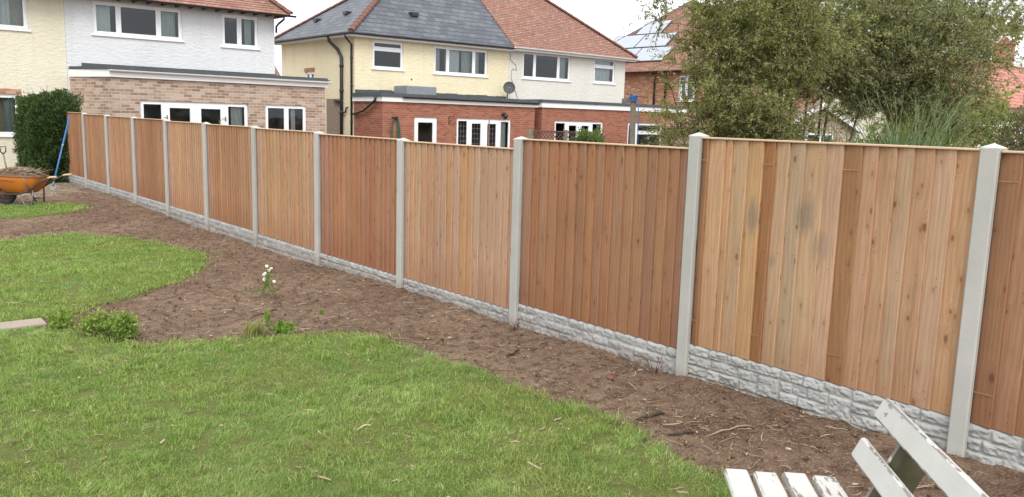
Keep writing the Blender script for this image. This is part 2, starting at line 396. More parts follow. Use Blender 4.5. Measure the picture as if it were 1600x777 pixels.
SMUDGE = [(3.22, 1.27, .07, .17, .62), (2.83, 1.33, .09, .16, .60), (2.70, 1.15, .10, .12, .35), (3.05, 1.0, .05, .05, .35)]
M = dict(
    white_render=m_render('white_render', (.70, .705, .715), (.74, .74, .73)),
    cream_render=m_render('cream_render', (.74, .70, .56), (.75, .70, .6)),
    yellow_render=m_render('yellow_render', (.80, .72, .51), (.74, .68, .60)),
    pale_render=m_render('pale_render', (.70, .675, .61), (.78, .76, .72)),
    pebbledash=m_render('pebbledash', (.30, .24, .19)),
    buff_brick=m_brick('buff_brick', [(.26, .17, .125), (.37, .255, .19), (.43, .315, .245), (.50, .40, .32), (.33, .225, .17)], (.50, .45, .39), bw=.24, bh=.083, msize=.008),
    red_brick=m_brick('red_brick', [(.25, .092, .058), (.31, .118, .073), (.37, .15, .095), (.29, .11, .07)], (.40, .27, .21), msize=.005),
    far_brick=m_brick('far_brick', [(.30, .13, .075), (.44, .21, .12), (.36, .15, .09), (.55, .34, .22)], (.40, .33, .27)),
    slate=m_roof('slate_roof', [(.062, .068, .082), (.085, .093, .11), (.115, .123, .14), (.075, .082, .097)], .36, .27, (.028, .03, .036), .010, rough=.55, spec=.5),
    clay=m_roof('clay_tiles', [(.26, .118, .083), (.30, .145, .103), (.34, .172, .125), (.27, .126, .09), (.38, .215, .16)], .18, .125, (.085, .045, .035), .022, moss=(.20, .15, .12), edge_w=.30),
    pink_tile=m_roof('pink_tiles', [(.42, .16, .115), (.47, .19, .14), (.52, .22, .16)], .33, .30, (.09, .035, .03), .03),
    upvc=m_plain('white_upvc', (.80, .81, .82), .35, .03, 3, .5),
    fascia=m_plain('white_fascia', (.76, .765, .76), .45, .07, 2),
    felt=m_plain('roof_felt', (.085, .095, .10), .85, .35, 4, .2, .004, 60),
    black=m_plain('black_plastic', (.018, .018, .02), .4, .2, 6, .5),
    hip=m_plain('hip_tile', (.17, .082, .065), .85, .45, 9, .2, .006, 30),
    glass=m_glass('window_glass'),
    curtain=m_plain('curtain_cloth', (.50, .57, .54), .9, .12, 4),
    net=m_plain('pale_curtain', (.74, .78, .78), .9, .10, 4),
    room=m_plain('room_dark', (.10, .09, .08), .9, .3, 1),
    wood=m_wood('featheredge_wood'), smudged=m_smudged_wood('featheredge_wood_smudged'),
    cap=m_plain('capping_wood', (.53, .38, .255), .75, .15, 12),
    concrete=m_concrete('post_concrete'), gravel_board=m_concrete('rockface_concrete', (.29, .29, .28), (.43, .43, .415), .005),
    soil=m_soil('soil'),
    bench=m_bench('flaking_white_paint'), olive=m_plain('olive_stained_wood', (.060, .055, .028), .75, .35, 14, .3, .002, 60),
    metal=m_plain('dull_metal', (.16, .17, .17), .55, .35, 14, .5, .001, 60, .3),
    frame=m_plain('barrow_frame', (.045, .045, .048), .55, .4, 14, .4), grip=m_plain('wooden_grip', (.55, .40, .22), .7, .2, 20),
    rust=m_plain('rusty_metal', (.20, .10, .06), .8, .5, 20, .3),
    rubber=m_plain('tyre_rubber', (.035, .036, .038), .75, .3, 14),
    blue=m_plain('blue_paint', (.02, .135, .34), .4, .15, 12, .5),
    post_wood=m_plain('weathered_post', (.20, .18, .145), .9, .4, 12, .2, .004, 50),
    lattice=m_plain('lattice_wood', (.11, .075, .06), .9, .3, 12),
    stone=m_concrete('paving_stone', (.33, .28, .225), (.48, .42, .35), .003),
    solar=m_plain('solar_glass', (.42, .45, .50), .16, .06, 2, .9, metal=.6),
    lead=m_plain('grey_lead', (.20, .22, .24), .5, .25, 5, .4),
    dish=m_plain('dish_metal', (.06, .062, .066), .6, .25, 10, .4),
    hose=m_plain('green_hose', (.05, .10, .06), .5, .2, 10, .4),
    green_leaf=m_leaf('hedge_leaf', [(.020, .038, .012), (.042, .078, .022), (.070, .120, .034), (.11, .17, .05)], .3),
    tree_leaf=m_leaf('tree_leaf', [(.16, .17, .095), (.25, .265, .145), (.345, .36, .205), (.48, .49, .31)], .5),
    shrub_leaf=m_leaf('shrub_leaf', [(.14, .15, .068), (.22, .235, .10), (.315, .33, .15), (.44, .45, .25)], .5),
    fresh_leaf=m_leaf('fresh_leaf', [(.07, .13, .025), (.13, .23, .04), (.20, .32, .06), (.30, .38, .09)], .4),
    mid_leaf=m_leaf('mid_leaf', [(.045, .075, .02), (.075, .125, .03), (.12, .19, .045), (.19, .26, .07)], .35),
    weed_leaf=m_leaf('weed_leaf', [(.10, .17, .04), (.18, .28, .06), (.28, .38, .09), (.42, .46, .16)], .4),
    reed_leaf=m_leaf('reed_leaf', [(.075, .115, .05), (.115, .165, .072), (.19, .245, .12)], .25),
    brown_leaf=m_leaf('brown_leaf', [(.07, .045, .03), (.12, .075, .05), (.10, .10, .04)], .25),
    grass=m_leaf('grass_blade', [(.11, .165, .045), (.18, .275, .068), (.25, .375, .092), (.36, .455, .15), (.56, .55, .33)], .35, .55, .3, patch=((.15, .28, .085), (.37, .36, .15))),
    coarse=m_leaf('coarse_blade', [(.14, .22, .07), (.22, .32, .10), (.32, .39, .16), (.50, .50, .30)], .35, .55, .3),
    bark=m_plain('bark', (.060, .048, .035), .95, .4, 20, .1, .004, 50),
    dead=m_plain('dead_twig', (.15, .095, .065), .95, .4, 10), twig=m_plain('dry_twig', (.28, .20, .13), .9, .45, 3),
    straw=m_leaf('dry_litter', [(.09, .06, .04), (.19, .13, .085), (.33, .25, .17), (.58, .50, .38)], .05, .9, .1),
    petal=m_plain('white_petal', (.72, .72, .70), .6, .03, 9),
    yellow_disc=m_plain('yellow_disc', (.6, .42, .03), .7, .1, 9),
)
def m_thatch():
    N = NT('turf_base'); o = N.obj
    c = N.mix(N.noise(o, 2.2, 6, .65), (.14, .165, .048), (.19, .25, .065))
    c = N.mix(N.ramp(N.noise(o, 40, 5, .7), [(.4, .7), (.6, 0.)]), c  , (.14, .12, .055))
    return N.fin(c, .95, N.bump(N.noise(o, 55, 5, .7), 1., .03), .1)
M['turf'] = m_thatch()
def m_gravel():
    N = NT('pale_gravel'); o = N.obj
    v = N.n('TexVoronoi', None, Vector=o, Scale=30.)
    c = N.ramp(N.n('SeparateColor', None, Color=v.outputs['Color']).outputs[0], [(0., (.20, .15, .105)), (.5, (.34, .28, .20)), (1., (.48, .42, .33))])
    c = N.mix(N.ramp(N.noise(o, 3, 5), [(.4, .7), (.62, 0.)]), c, (.17, .12, .08))
    return N.fin(c, .95, N.bump(v.outputs['Distance'], 1., .03), .1)
M['gravel'] = m_gravel()
def m_orange():
    N = NT('orange_tub_paint'); o = N.obj
    c = N.mix(N.noise(o, 4, 5), (.50, .145, .018), (.62, .20, .03))
    c = N.mix(N.ramp(N.noise(o, 14, 6, .7), [(.60, 0.), (.70, .8)]), c, (.22, .10, .05))
    return N.fin(c, .55, None, .35)
M['orange'] = m_orange()

# ------------------------------------------------------------------ ground
FX = 4.81                                     # fence line
GY = [-6, 1.78, 3.7, 5.6, 7.6, 9.5, 11.4, 13.4, 15.3, 17.2, 19.1, 21.1, 40]
GZ = [.10, .09, .05, .04, .03, 0, -.03, -.02, -.01, .03, .05, .0, -.03]
def gbase(x, y):
    near = np.interp(y, GY, GZ)
    f = np.clip((np.asarray(x, float)-1.0)/3.8, 0, 1)
    return near*f
NEAR = [(-9, -4), (-9, 9.0), (-2, 8.1), (1.07, 7.78), (1.38, 7.75), (1.6, 7.42), (1.83, 6.98), (2.22, 6.63), (2.71, 6.51), (3.04, 6.26), (3.43, 6.08), (3.57, 5.5), (3.70, 4.99), (3.63, 4.29), (3.65, 3.65), (3.68, 3.35), (3.61, 3.03), (3.58, 2.77), (3.55, 2.53), (3.46, 2.34), (3.3, 1.2), (3.2, -4)]
FAR = [(-9, 13.6), (1.88, 13.31), (2.38, 13.46), (2.97, 13.44), (3.44, 12.88), (3.64, 12.06), (3.81, 11.24), (3.72, 10.41), (3.37, 9.75), (3.05, 9.26), (2.61, 8.93), (2.29, 8.65), (1.93, 8.41), (1.66, 8.2), (1.44, 8.22), (1.12, 8.26), (-2, 8.7), (-9, 9.3)]
STRIP = [(-6, 17.2), (2.55, 17.78), (3.23, 18.08), (3.72, 17.74), (3.86, 16.8), (3.42, 16.33), (2.86, 16.07), (2.28, 15.97), (-6, 15.6)]
def inside(poly, x, y):
    x = np.asarray(x); y = np.asarray(y); c = np.zeros(x.shape, bool); n = len(poly); j = n-1
    for i in range(n):
        xi, yi = poly[i]; xj, yj = poly[j]
        t = ((yi > y) != (yj > y)) & (x < (xj-xi)*(y-yi)/((yj-yi) or 1e-9)+xi); c ^= t; j = i
    return c
def wobble(x, y, a=.16):
    return x+(fbm(x*2.2, y*2.2, 5)-.47)*a*2, y+(fbm(x*2.2+9, y*2.2+4, 8)-.47)*a*2
def soil_h(x, y):
    h = gbase(x, y)+(fbm(x*1.1, y*1.1, 3, 3)-.44)*.07-.03*np.clip(fbm(x*3.2, y*2.6, 55, 2)-.5, 0, 1)+(fbm(x*6, y*6, 4, 4)-.47)*.055+(fbm(x*26, y*26, 6, 2)-.38)*.032
    ridge = np.exp(-((np.asarray(x)-4.62)/.16)**2)*(.005+.10*np.clip(fbm(y*2.3, x*0+3, 9, 3)-.40, 0, .3))
    return h+ridge
def grid(x0, x1, nx, y0, y1, ny):
    X, Y = np.meshgrid(np.linspace(x0, x1, nx), np.linspace(y0, y1, ny)); idx = np.arange(nx*ny).reshape(ny, nx)
    F = np.stack([idx[:-1, :-1], idx[:-1, 1:], idx[1:, 1:], idx[1:, :-1]], -1).reshape(-1, 4); return X.ravel(), Y.ravel(), F
mb = MB(); mb.face([(-200, -200, -.30), (260, -200, -.30), (260, 260, -.30), (-200, 260, -.30)]); mb.build('ground', M['soil'])['kind'] = 'structure'
xs, ys, F = grid(-10, 4.86, 520, .2, 27, 930)
lawnmask = inside(NEAR, xs, ys) | inside(FAR, xs, ys) | inside(STRIP, xs, ys)
np_mesh('soil_bed', np.stack([xs, ys, soil_h(xs, ys)-.012*lawnmask-.006], 1), F, M['soil'], smooth=True)['kind'] = 'structure'

def lawn(name, poly, y0, y1, lift=.024, thin=0.):
    nx, ny = 330, int((y1-y0)/.04)
    xs, ys, F = grid(-8.5, 4.3, nx, y0, y1, ny)
    wx, wy = wobble(xs, ys); ins = inside(poly, wx, wy)
    if thin: ins &= fbm(xs*2.3, ys*2.3, 31) > thin
    keep = ins[F].all(1); F = F[keep]
    z = soil_h(xs, ys)*.5+gbase(xs, ys)*.5+lift
    cnt = np.zeros(len(xs), int); np.add.at(cnt, F.ravel(), 1); edge = (cnt > 0) & (cnt < 4)
    z[edge] -= .05
    used = cnt > 0; mp = np.cumsum(used)-1
    o = np_mesh(name, np.stack([xs, ys, z], 1)[used], mp[F], M['turf'], smooth=True); o['kind'] = 'structure'; return o
lawn('lawn', NEAR, .6, 9.2); lawn('lawn', FAR, 8.1, 13.8); lawn('lawn', STRIP, 15.5, 18.3, .012)
xs, ys, F = grid(-10, 4.7, 90, 18.9, 26, 60)
np_mesh('gravel_path', np.stack([xs, ys, gbase(xs, ys)+.006+(fbm(xs*1.7, ys*1.7, 12)-.5)*.06+np.clip(ys-20.2, -2, 1)*.03], 1), F, M['gravel'], smooth=True)['kind'] = 'structure'

def visible(x, y, z, mg=80):
    P = np.stack([x, y, z-1.88], 1); d = P@np.array(fw); d = np.where(d < .2, -1, d)
    u = 800+1300*(P@np.array(rt))/d; v = 388.5-1300*(P@np.array(up))/d
    return (d > 0) & (u > -mg*2.5) & (u < 1600+mg*2.5) & (v < 777+mg*3) & (v > -mg), d

def blades(name, poly, y0, y1, dens, h=.045, mat='grass', thin=.0, wide=1.):
    area = 12*(y1-y0); n = int(area*dens)
    x = RNG.uniform(-8, 4.2, n); y = RNG.uniform(y0, y1, n)
    wx, wy = wobble(x, y); sg = np.where(RNG.random(n) < .10, .16, .04); k = inside(poly, wx+RNG.normal(0, 1, n)*sg, wy+RNG.normal(0, 1, n)*sg)
    x, y = x[k], y[k]; z = soil_h(x, y)*.5+gbase(x, y)*.5+.014
    vis, d = visible(x, y, z, 240); keep = vis & (RNG.random(len(x)) < np.clip((5.0/np.maximum(d, .1))**1.15, .12, 1))
    pt = fbm(x*1.3, y*1.3, 21); p2 = fbm(x*11, y*11, 22, 3)
    p3 = fbm(x*2.7, y*2.7, 77); keep &= (p2 > .24+thin+.12*(p3 > .60)+RNG.normal(0, .05, len(x)))
    x, y, z, d, pt, p2 = [a[keep] for a in (x, y, z, d, pt, p2)]; pt = fbm(x*3.1, y*3.1, 91)*1.6-.3; n = len(x)
    hh = h*(.45+.9*RNG.random(n))*(.25+1.7*p2)*(.8+.5*pt); wd = wide*(.0012+.0006*RNG.random(n))*np.clip(d/4.5, 1, 3.2)
    a = RNG.uniform(0, 2*np.pi, n); lean = np.abs(RNG.normal(.75, .38, n)); flow = fbm(x*2, y*2, 23)*9
    la = np.where(RNG.random(n) < .5, flow, RNG.uniform(0, 2*np.pi, n))
    dx, dy = np.cos(la), np.sin(la); sx, sy = np.cos(a)*wd, np.sin(a)*wd
    B = np.stack([x, y, z], 1); S = np.stack([sx, sy, 0*sx], 1)
    mid = B+np.stack([dx*np.sin(lean*.5)*hh*.55, dy*np.sin(lean*.5)*hh*.55, np.cos(lean*.5)*hh*.55], 1)
    tip = mid+np.stack([dx*np.sin(lean*1.4)*hh*.55, dy*np.sin(lean*1.4)*hh*.55, np.cos(lean*1.4)*hh*.5], 1)
    V = np.stack([B-S, B+S, mid+S*.9, tip+S*.12, tip-S*.12, mid-S*.9], 1).reshape(-1, 3)
    b = np.arange(n)[:, None]*6; F = np.concatenate([b+np.array([[0, 1, 2, 5]]), b+np.array([[5, 2, 3, 4]])], 0)
    o = np_mesh(name, V, F, M[mat]); return tag(o, None, 'grass', kind='stuff')
tag(blades('grass', NEAR, 1.2, 9.0, 17000, .036), 'short green grass of the near lawn in front of the soil bed')
tag(blades('grass', NEAR, 1.2, 9.0, 1300, .038, 'coarse', .10, 1.8), 'scattered coarse pale blades and clover like leaves in the near lawn')
tag(blades('grass', FAR, 8.1, 13.7, 13000, .038), 'short bright grass of the tongue shaped lawn beyond the stone slab')
tag(blades('grass', STRIP, 15.5, 18.3, 11000, .032, thin=.04), 'thin strip of grass under the orange wheelbarrow')

# ---- litter: chips, straws and roots lying on the soil and lawn (nobody could count them)
def litter(name, n, poly_fn, lmin, lmax, wmin, wmax, mat, lift=.004, curl=.5, label=''):
    x = RNG.uniform(-2, 4.75, n); y = RNG.uniform(1.6, 22, n); k = poly_fn(x, y); x, y = x[k], y[k]
    z = soil_h(x, y); vis, d = visible(x, y, z, 40)
    kk = vis & (RNG.random(len(x)) < np.clip((6/np.maximum(d, .1))**.8, .2, 1)); x, y, z = x[kk], y[kk], z[kk]; n = len(x)
    L = lmin+(lmax-lmin)*RNG.random(n)**3; W = wmin+(wmax-wmin)*RNG.random(n)**2
    a = RNG.uniform(0, 2*np.pi, n); seg = 4; V = []; 
    px, py = x.copy(), y.copy(); ang = a.copy(); tw = RNG.normal(0, curl, n)
    tilt = RNG.normal(0, .12, n)
    for s in range(seg+1):
        z_ = np.maximum(soil_h(px, py)+lift, z+lift+tilt*L*s/seg*.6) 
        wv = W*(1-.7*abs(s/seg-.4))
        nx, ny = -np.sin(ang)*wv, np.cos(ang)*wv
        V += [np.stack([px-nx, py-ny, z_], 1), np.stack([px, py, z_+wv*1.1], 1), np.stack([px+nx, py+ny, z_], 1)]
        px = px+np.cos(ang)*L/seg; py = py+np.sin(ang)*L/seg; ang = ang+tw/seg*2
    px = np.minimum(px, 4.76)
    V = np.stack(V, 1); V[:, :, 0] = np.minimum(V[:, :, 0], 4.78); V = V.reshape(-1, 3); q = (seg+1)*3
    F = []
    for s in range(seg):
        for c in (0, 1): F.append([s*3+c, s*3+c+1, s*3+c+4, s*3+c+3])
    F = (np.arange(n)[:, None, None]*q+np.array(F)[None]).reshape(-1, 4)
    return tag(np_mesh(name, V, F, mat, smooth=True), label, 'litter', kind='stuff')
def on_soil(x, y): 
    wx, wy = wobble(x, y); return ~(inside(NEAR, wx, wy) | inside(FAR, wx, wy) | inside(STRIP, wx, wy))
def on_lawn(x, y):
    wx, wy = wobble(x, y); return inside(NEAR, wx, wy) | inside(FAR, wx, wy)
litter('root_litter', 34000, on_soil, .010, .15, .0009, .0030, M['straw'], label='dry roots and straw scattered over the bare brown soil')
litter('wood_chips', 16000, on_soil, .004, .032, .0015, .007, M['straw'], curl=.15, label='small pale wood chips scattered over the bare brown soil')
litter('lawn_litter', 6500, on_lawn, .008, .10, .002, .009, M['straw'], .030, .3, label='dry chips and stems lying in the near grass')
def clods():
    n = 16000; x = RNG.uniform(-1, 4.75, n); y = RNG.uniform(1.6, 20, n); k = on_soil(x, y); x, y = x[k], y[k]; z = soil_h(x, y)
    vis, d = visible(x, y, z, 40); x, y, z = x[vis], y[vis], z[vis]; n = len(x)
    r = .003+.016*RNG.random(n)**4
    ico = np.array([(0, 0, 1), (.9, 0, .3), (.28, .85, .3), (-.72, .53, .3), (-.72, -.53, .3), (.28, -.85, .3), (0, 0, -.6)])
    tri = np.array([(0, 1, 2), (0, 2, 3), (0, 3, 4), (0, 4, 5), (0, 5, 1), (6, 2, 1), (6, 3, 2), (6, 4, 3), (6, 5, 4), (6, 1, 5)])
    V = ico[None]*(1+RNG.normal(0, .22, (n, 7, 1)))*r[:, None, None]*RNG.uniform(.6, 1.3, (n, 1, 3)); V += np.stack([x, y, z], 1)[:, None]
    F = (np.arange(n)[:, None, None]*7+tri[None]).reshape(-1, 3)
    tag(np_mesh('soil_clods', V.reshape(-1, 3), F, M['soil']), 'small crumbs of earth over the bare brown soil', 'soil clods', kind='stuff')
clods()
# a few sticks and stones big enough to point at
def gz(x, y): return float(soil_h(np.array([x]), np.array([y]))[0])
def stick(x, y, ang, L, r, mat, label, cat='stick', bend=.15, grp='sticks lying on the soil'):
    mbk = MB(); pts = []
    for i in range(7):
        t = i/6-.5; px = x+math.cos(ang)*L*t-math.sin(ang)*bend*L*(t*t-.1); py = y+math.sin(ang)*L*t+math.cos(ang)*bend*L*(t*t-.1)
        pts.append((px, py, gz(px, py)+r*.8+.004*math.sin(i*2)))
    mbk.tube(pts, [r*.5, r, r*1.05, r*.8, r, r*.75, r*.35], 7)
    return tag(mbk.build('stick', mat), label, cat, grp)
stick(4.20, 4.95, .35, .19, .008, M['bark'], 'dark stick lying on the soil beside the deep red panel near the gravel board')
stick(3.86, 2.98, 2.6, .17, .009, M['bark'], 'short dark stick lying on soil left of the white bench')
stick(3.93, 3.28, 2.9, .22, .010, M['bark'], 'dark curved stick on the soil below the near pale panel')
stick(4.10, 2.80, 2.85, .36, .006, M['twig'], 'long thin pale root on the soil left of the bench back')
stick(3.16, 7.32, .5, .34, .005, M['bark'], 'thin dark root lying on the soil left of the small grass tuft')
stick(.60, 5.75, 1.2, .22, .006, M['twig'], 'bent pale root lying on the grass at the left edge', grp='roots lying on the lawn')
stick(.85, 5.02, .2, .16, .007, M['twig'], 'short brown root lying low on the grass at the left edge', grp='roots lying on the lawn', bend=.05)
def stone(x, y, r, mat, label):
    bmv = MB(); n = 8; vs = []; fs = []
    for i in range(5):
        ph = math.pi*i/4
        for k in range(n):
            t = 2*math.pi*k/n; q = r*(1+.18*math.sin(3*t+x*9)+.1*math.cos(5*t+i))
            vs.append((x+q*math.sin(ph)*math.cos(t), y+q*.8*math.sin(ph)*math.sin(t), gz(x, y)+r*.2+q*.55*math.cos(ph)))
    for i in range(4):
        for k in range(n): fs.append([i*n+k, (i+1)*n+k, (i+1)*n+(k+1) % n, i*n+(k+1) % n])
    bmv.mesh(vs, fs, smooth=True); return tag(bmv.build('stone', mat), label, 'stone', 'stones on the soil')
stone(4.28, 3.95, .035, M['hip'], 'reddish stone on the soil below the post between red and pale panels')
stone(4.05, 5.62, .022, M['stone'], 'small grey stone on soil below the fence near the middle')
# paving slab at the left edge
mb = MB(); mb.box((.35, 7.94, .0), (1.29, 8.18, .030), bev=.008)
o = mb.build('paving_slab', M['stone']); tag(o, 'pale flat stone slab at the left edge between the two lawns', 'paving slab')
o.rotation_euler = (0, 0, R(-1))

# ------------------------------------------------------------------ fence
fence = tag(empty('garden_fence', (0, 0, 0)), 'long new timber fence with concrete posts and stone effect gravel boards', 'fence')
PY = [1.78+1.93*i for i in range(-1, 13)]     # post centres (-0.15 ... 24.94)
# top and bottom of each panel lying between PY[i] and PY[i+1]
PT = [1.78, 1.785, 1.705, 1.615, 1.63, 1.65, 1.665, 1.675, 1.695, 1.705, 1.72, 1.745, 1.76]
PB = [.29, .30, .235, .155, .155, .155, .18, .19, .205, .22, .24, .255, .27]
PALE, RED, MID = (1.17, 1.20, 1.12), (.86, .74, .66), (1., .95, .90)
PC = [(.93, .84, .76), PALE, (.84, .71, .62), (1.16, 1.18, 1.16), (.90, .75, .68), (1.16, 1.15, 1.08), (1., .90, .82), (1.15, 1.14, 1.10), (.92, .80, .74), (1.10, 1.06, 1.02), (.97, .90, .84), (.90, .78, .70), (1, .9, .85)]
PLAB = {1: 'pale wide panel with three dark brown boards and grey smudges', 0: 'brown panel at the right edge with one darker board', 2: 'deep reddish brown panel', 3: 'pale honey brown panel', 4: 'reddish brown panel', 5: 'pale honey panel'}
rnd = random.Random(5)
def boards(i):
    y0, y1 = PY[i]+.045, PY[i+1]-.045; zt, zb = PT[i], PB[i]
    b = MB(); fr = rnd
    nb = 17 if i < 6 else 18; ws = [.85+.3*fr.random() for _ in range(nb)]
    dark = {}
    if i == 1: 
        ws = [.55, 1.35, .55, 1.2, 1.15, .85, 1.0, 1.05, 1.35, 1.1, 1.15, .95, 1.05, .95, 1.1, 1.1, 1.25]
        nb = len(ws); dark = {0: 1, 5: 1, 10: 1}
    if i == 0: dark = {0: 1}
    tot = sum(ws); y = y1            # walk from the far end towards the camera
    base = PC[i]
    for k in range(nb):
        wd = (y1-y0)*ws[k]/tot; ya = y; yb = y-wd; y = yb
        v = 1+fr.uniform(-.075, .075); t = (base[0]*v, base[1]*v*(1+fr.uniform(-.02, .02)), base[2]*v*(1+fr.uniform(-.04, .04)))
        if k in dark: t = (.80, .66, .48) if i == 1 else (.76, .62, .48)
        xe = FX-.018-fr.uniform(.004, .009); xt = FX-.006-fr.uniform(0, .003)      # thick edge proud, thin edge tucked under
        lo = zb+fr.uniform(0, .004); e = .004
        far_x, near_x = xt, xe
        # closed wedge with a small chamfer on the proud edge
        prof = [(FX+.012, ya), (far_x, ya), (near_x-.0005, yb+e), (near_x+.004, yb), (FX+.012, yb)]
        vs = [(px, py, z) for z in (lo, zt-.004) for (px, py) in prof]; n = 5
        fs = [[j, (j+1) % n, n+(j+1) % n, n+j] for j in range(n)]+[list(range(n))[::-1], list(range(n, 2*n))]
        i0 = len(b.v); b.mesh(vs, fs, t, False)
        lt = tuple(min(1.5, q*1.04) for q in t)
        b.t[-(n+2)+2] = lt; b.t[-(n+2)+3] = lt
        if i <= 3:
            for zz in (zt-.055, zt-.10, (zt+zb)/2+.02, (zt+zb)/2-.03, zb+.10, zb+.06):
                if i > 1 and fr.random() < .35: continue
                yy = (ya*.28+yb*.72)+fr.uniform(-.006, .006); xx = far_x+(near_x-far_x)*.72-.0012
                rr = .0030; b.mesh([(xx, yy+rr*math.cos(a), zz+rr*math.sin(a)) for a in [j*math.pi/3 for j in range(6)]], [list(range(6))], (.22, .16, .13))
        if k in dark:
            for zz in (zt-.15, zb+.185):
                b.box((min(far_x, near_x)-.0012, yb+.006, zz-.0028), (min(far_x, near_x)-.0004, ya-.004, zz+.0028), (1.0, .88, .72))
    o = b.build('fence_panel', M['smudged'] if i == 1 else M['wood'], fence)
    if i in PLAB: o['label'] = PLAB[i]
    c = MB(); c.box((FX-.034, y0+.004, zt-.003), (FX+.028, y1-.004, zt+.010), bev=.003)
    c.build('capping_rail', M['cap'], o)
    rr_ = MB()
    for zz in (zb+.12, (zb+zt)/2, zt-.12): rr_.box((FX+.0125, y0, zz-.022), (FX+.045, y1, zz+.022))
    rr_.build('back_rail', M['wood'], o)
for i in range(12): boards(i)

def gravel_board(i):
    y0, y1 = PY[i]+.03, PY[i+1]-.03; zt = PB[i]-.004; H = .31; L = y1-y0
    fine = .0055 if i in (0, 1) else (.009 if i < 5 else .016)
    rg = np.random.default_rng(100+i)
    # ashlar layout: three courses, some double-height blocks
    rects = []; s = 0; rows = [zt-.0, zt-.072, zt-.146, zt-.222, zt-H]
    s = 0; 
    while s < L-.02:
        wblk = rg.uniform(.42, .62) if s+.6 < L else L-s
        if L-(s+wblk) < .2: wblk = L-s
        mode = rg.integers(0, 3)
        tall = rg.uniform(.13, .19)
        if mode == 0:   # tall square at start over two rows
            rects.append((s, s+tall, rows[2], rows[0])); xs0 = s+tall
            for (a, b_) in ((1, 0), (2, 1)):
                q = xs0
                while q < s+wblk-.02:
                    w_ = rg.uniform(.09, .20); w_ = s+wblk-q if s+wblk-q-w_ < .08 else w_
                    rects.append((q, q+w_, rows[a], rows[b_])); q += w_
            lowrows = ((3, 2), (4, 3)); q0 = s
        elif mode == 1:
            rects.append((s, s+tall, rows[3], rows[1])); 
            for (a, b_, st) in ((1, 0, s), (2, 1, s+tall), (3, 2, s+tall), (4, 3, s)):
                q = st
                while q < s+wblk-.02:
                    w_ = rg.uniform(.10, .23); w_ = s+wblk-q if s+wblk-q-w_ < .08 else w_
                    rects.append((q, q+w_, rows[a], rows[b_])); q += w_
            lowrows = ()
        else: lowrows = ((1, 0), (2, 1), (3, 2), (4, 3))
        for (a, b_) in lowrows:
            q = s
            while q < s+wblk-.02:
                w_ = rg.uniform(.12, .24); w_ = s+wblk-q if s+wblk-q-w_ < .08 else w_
                rects.append((q, q+w_, rows[a], rows[b_])); q += w_
        s += wblk
    ny = int(L/fine)+1; nz_ = int(H/fine)+1
    S, Z = np.meshgrid(np.linspace(0, L, ny), np.linspace(zt-H, zt, nz_)); h = np.zeros(S.shape); shade = np.ones(S.shape)
    for (a, b_, c, d) in rects:
        msk = (S >= a) & (S <= b_) & (Z >= c) & (Z <= d)
        if not msk.any(): continue
        e = np.minimum(np.minimum(S-a, b_-S)[msk], np.minimum(Z-c, d-Z)[msk])
        tx, tz = rg.normal(0, .09), rg.normal(.05, .12); rise = .007+.009*rg.random()
        sd_ = int(rg.integers(1, 999))
        n1 = fbm(S[msk]*14+sd_, Z[msk]*22, sd_, 4); n2 = 1-2*np.abs(fbm(S[msk]*9+sd_, Z[msk]*17, sd_+5, 3)-.45)
        hh = rise*np.clip((e-.0035)/.007, 0, 1)*(.45+1.1*n1)+.012*(n2-.6)*np.clip(e/.02, 0, 1)
        n4 = fbm(S[msk]*45+sd_, Z[msk]*60, sd_+9, 4)-.47; n5 = np.abs(fbm(S[msk]*22, Z[msk]*40+sd_, sd_+3, 2)-.37)
        hh += (n4*.020-n5*.018)*np.clip((e-.003)/.006, 0, 1)
        hh += (tx*(S[msk]-(a+b_)/2)+tz*(Z[msk]-(c+d)/2))*np.clip(e/.015, 0, 1)*.5
        h[msk] = np.round(hh/.0042)*.0042*.6+hh*.4; shade[msk] = 1+rg.normal(0, .05)
    V = np.stack([FX-.012-h, PY[i]+.03+S, Z], -1)
    V = V.reshape(-1, 3); idx = np.arange(ny*nz_).reshape(nz_, ny)
    F = np.stack([idx[:-1, :-1], idx[1:, :-1], idx[1:, 1:], idx[:-1, 1:]], -1).reshape(-1, 4)
    # top lip, back face
    n0 = len(V); top = V[idx[-1]]; topb = top.copy(); topb[:, 0] = FX+.025
    bot = topb.copy(); bot[:, 2] = zt-H
    V = np.concatenate([V, topb, bot]); t0 = n0; b0 = n0+ny; r_ = np.arange(ny-1)
    F = np.concatenate([F, np.stack([idx[-1][r_], t0+r_, t0+r_+1, idx[-1][r_+1]], 1), np.stack([t0+r_, b0+r_, b0+r_+1, t0+r_+1], 1)])
    tint = np.ones((len(V), 3)); tint[:n0] *= shade.reshape(-1, 1)
    np_mesh('gravel_board', V, F, M['gravel_board'], fence, smooth=False, tint=tint)
for i in range(12): gravel_board(i)

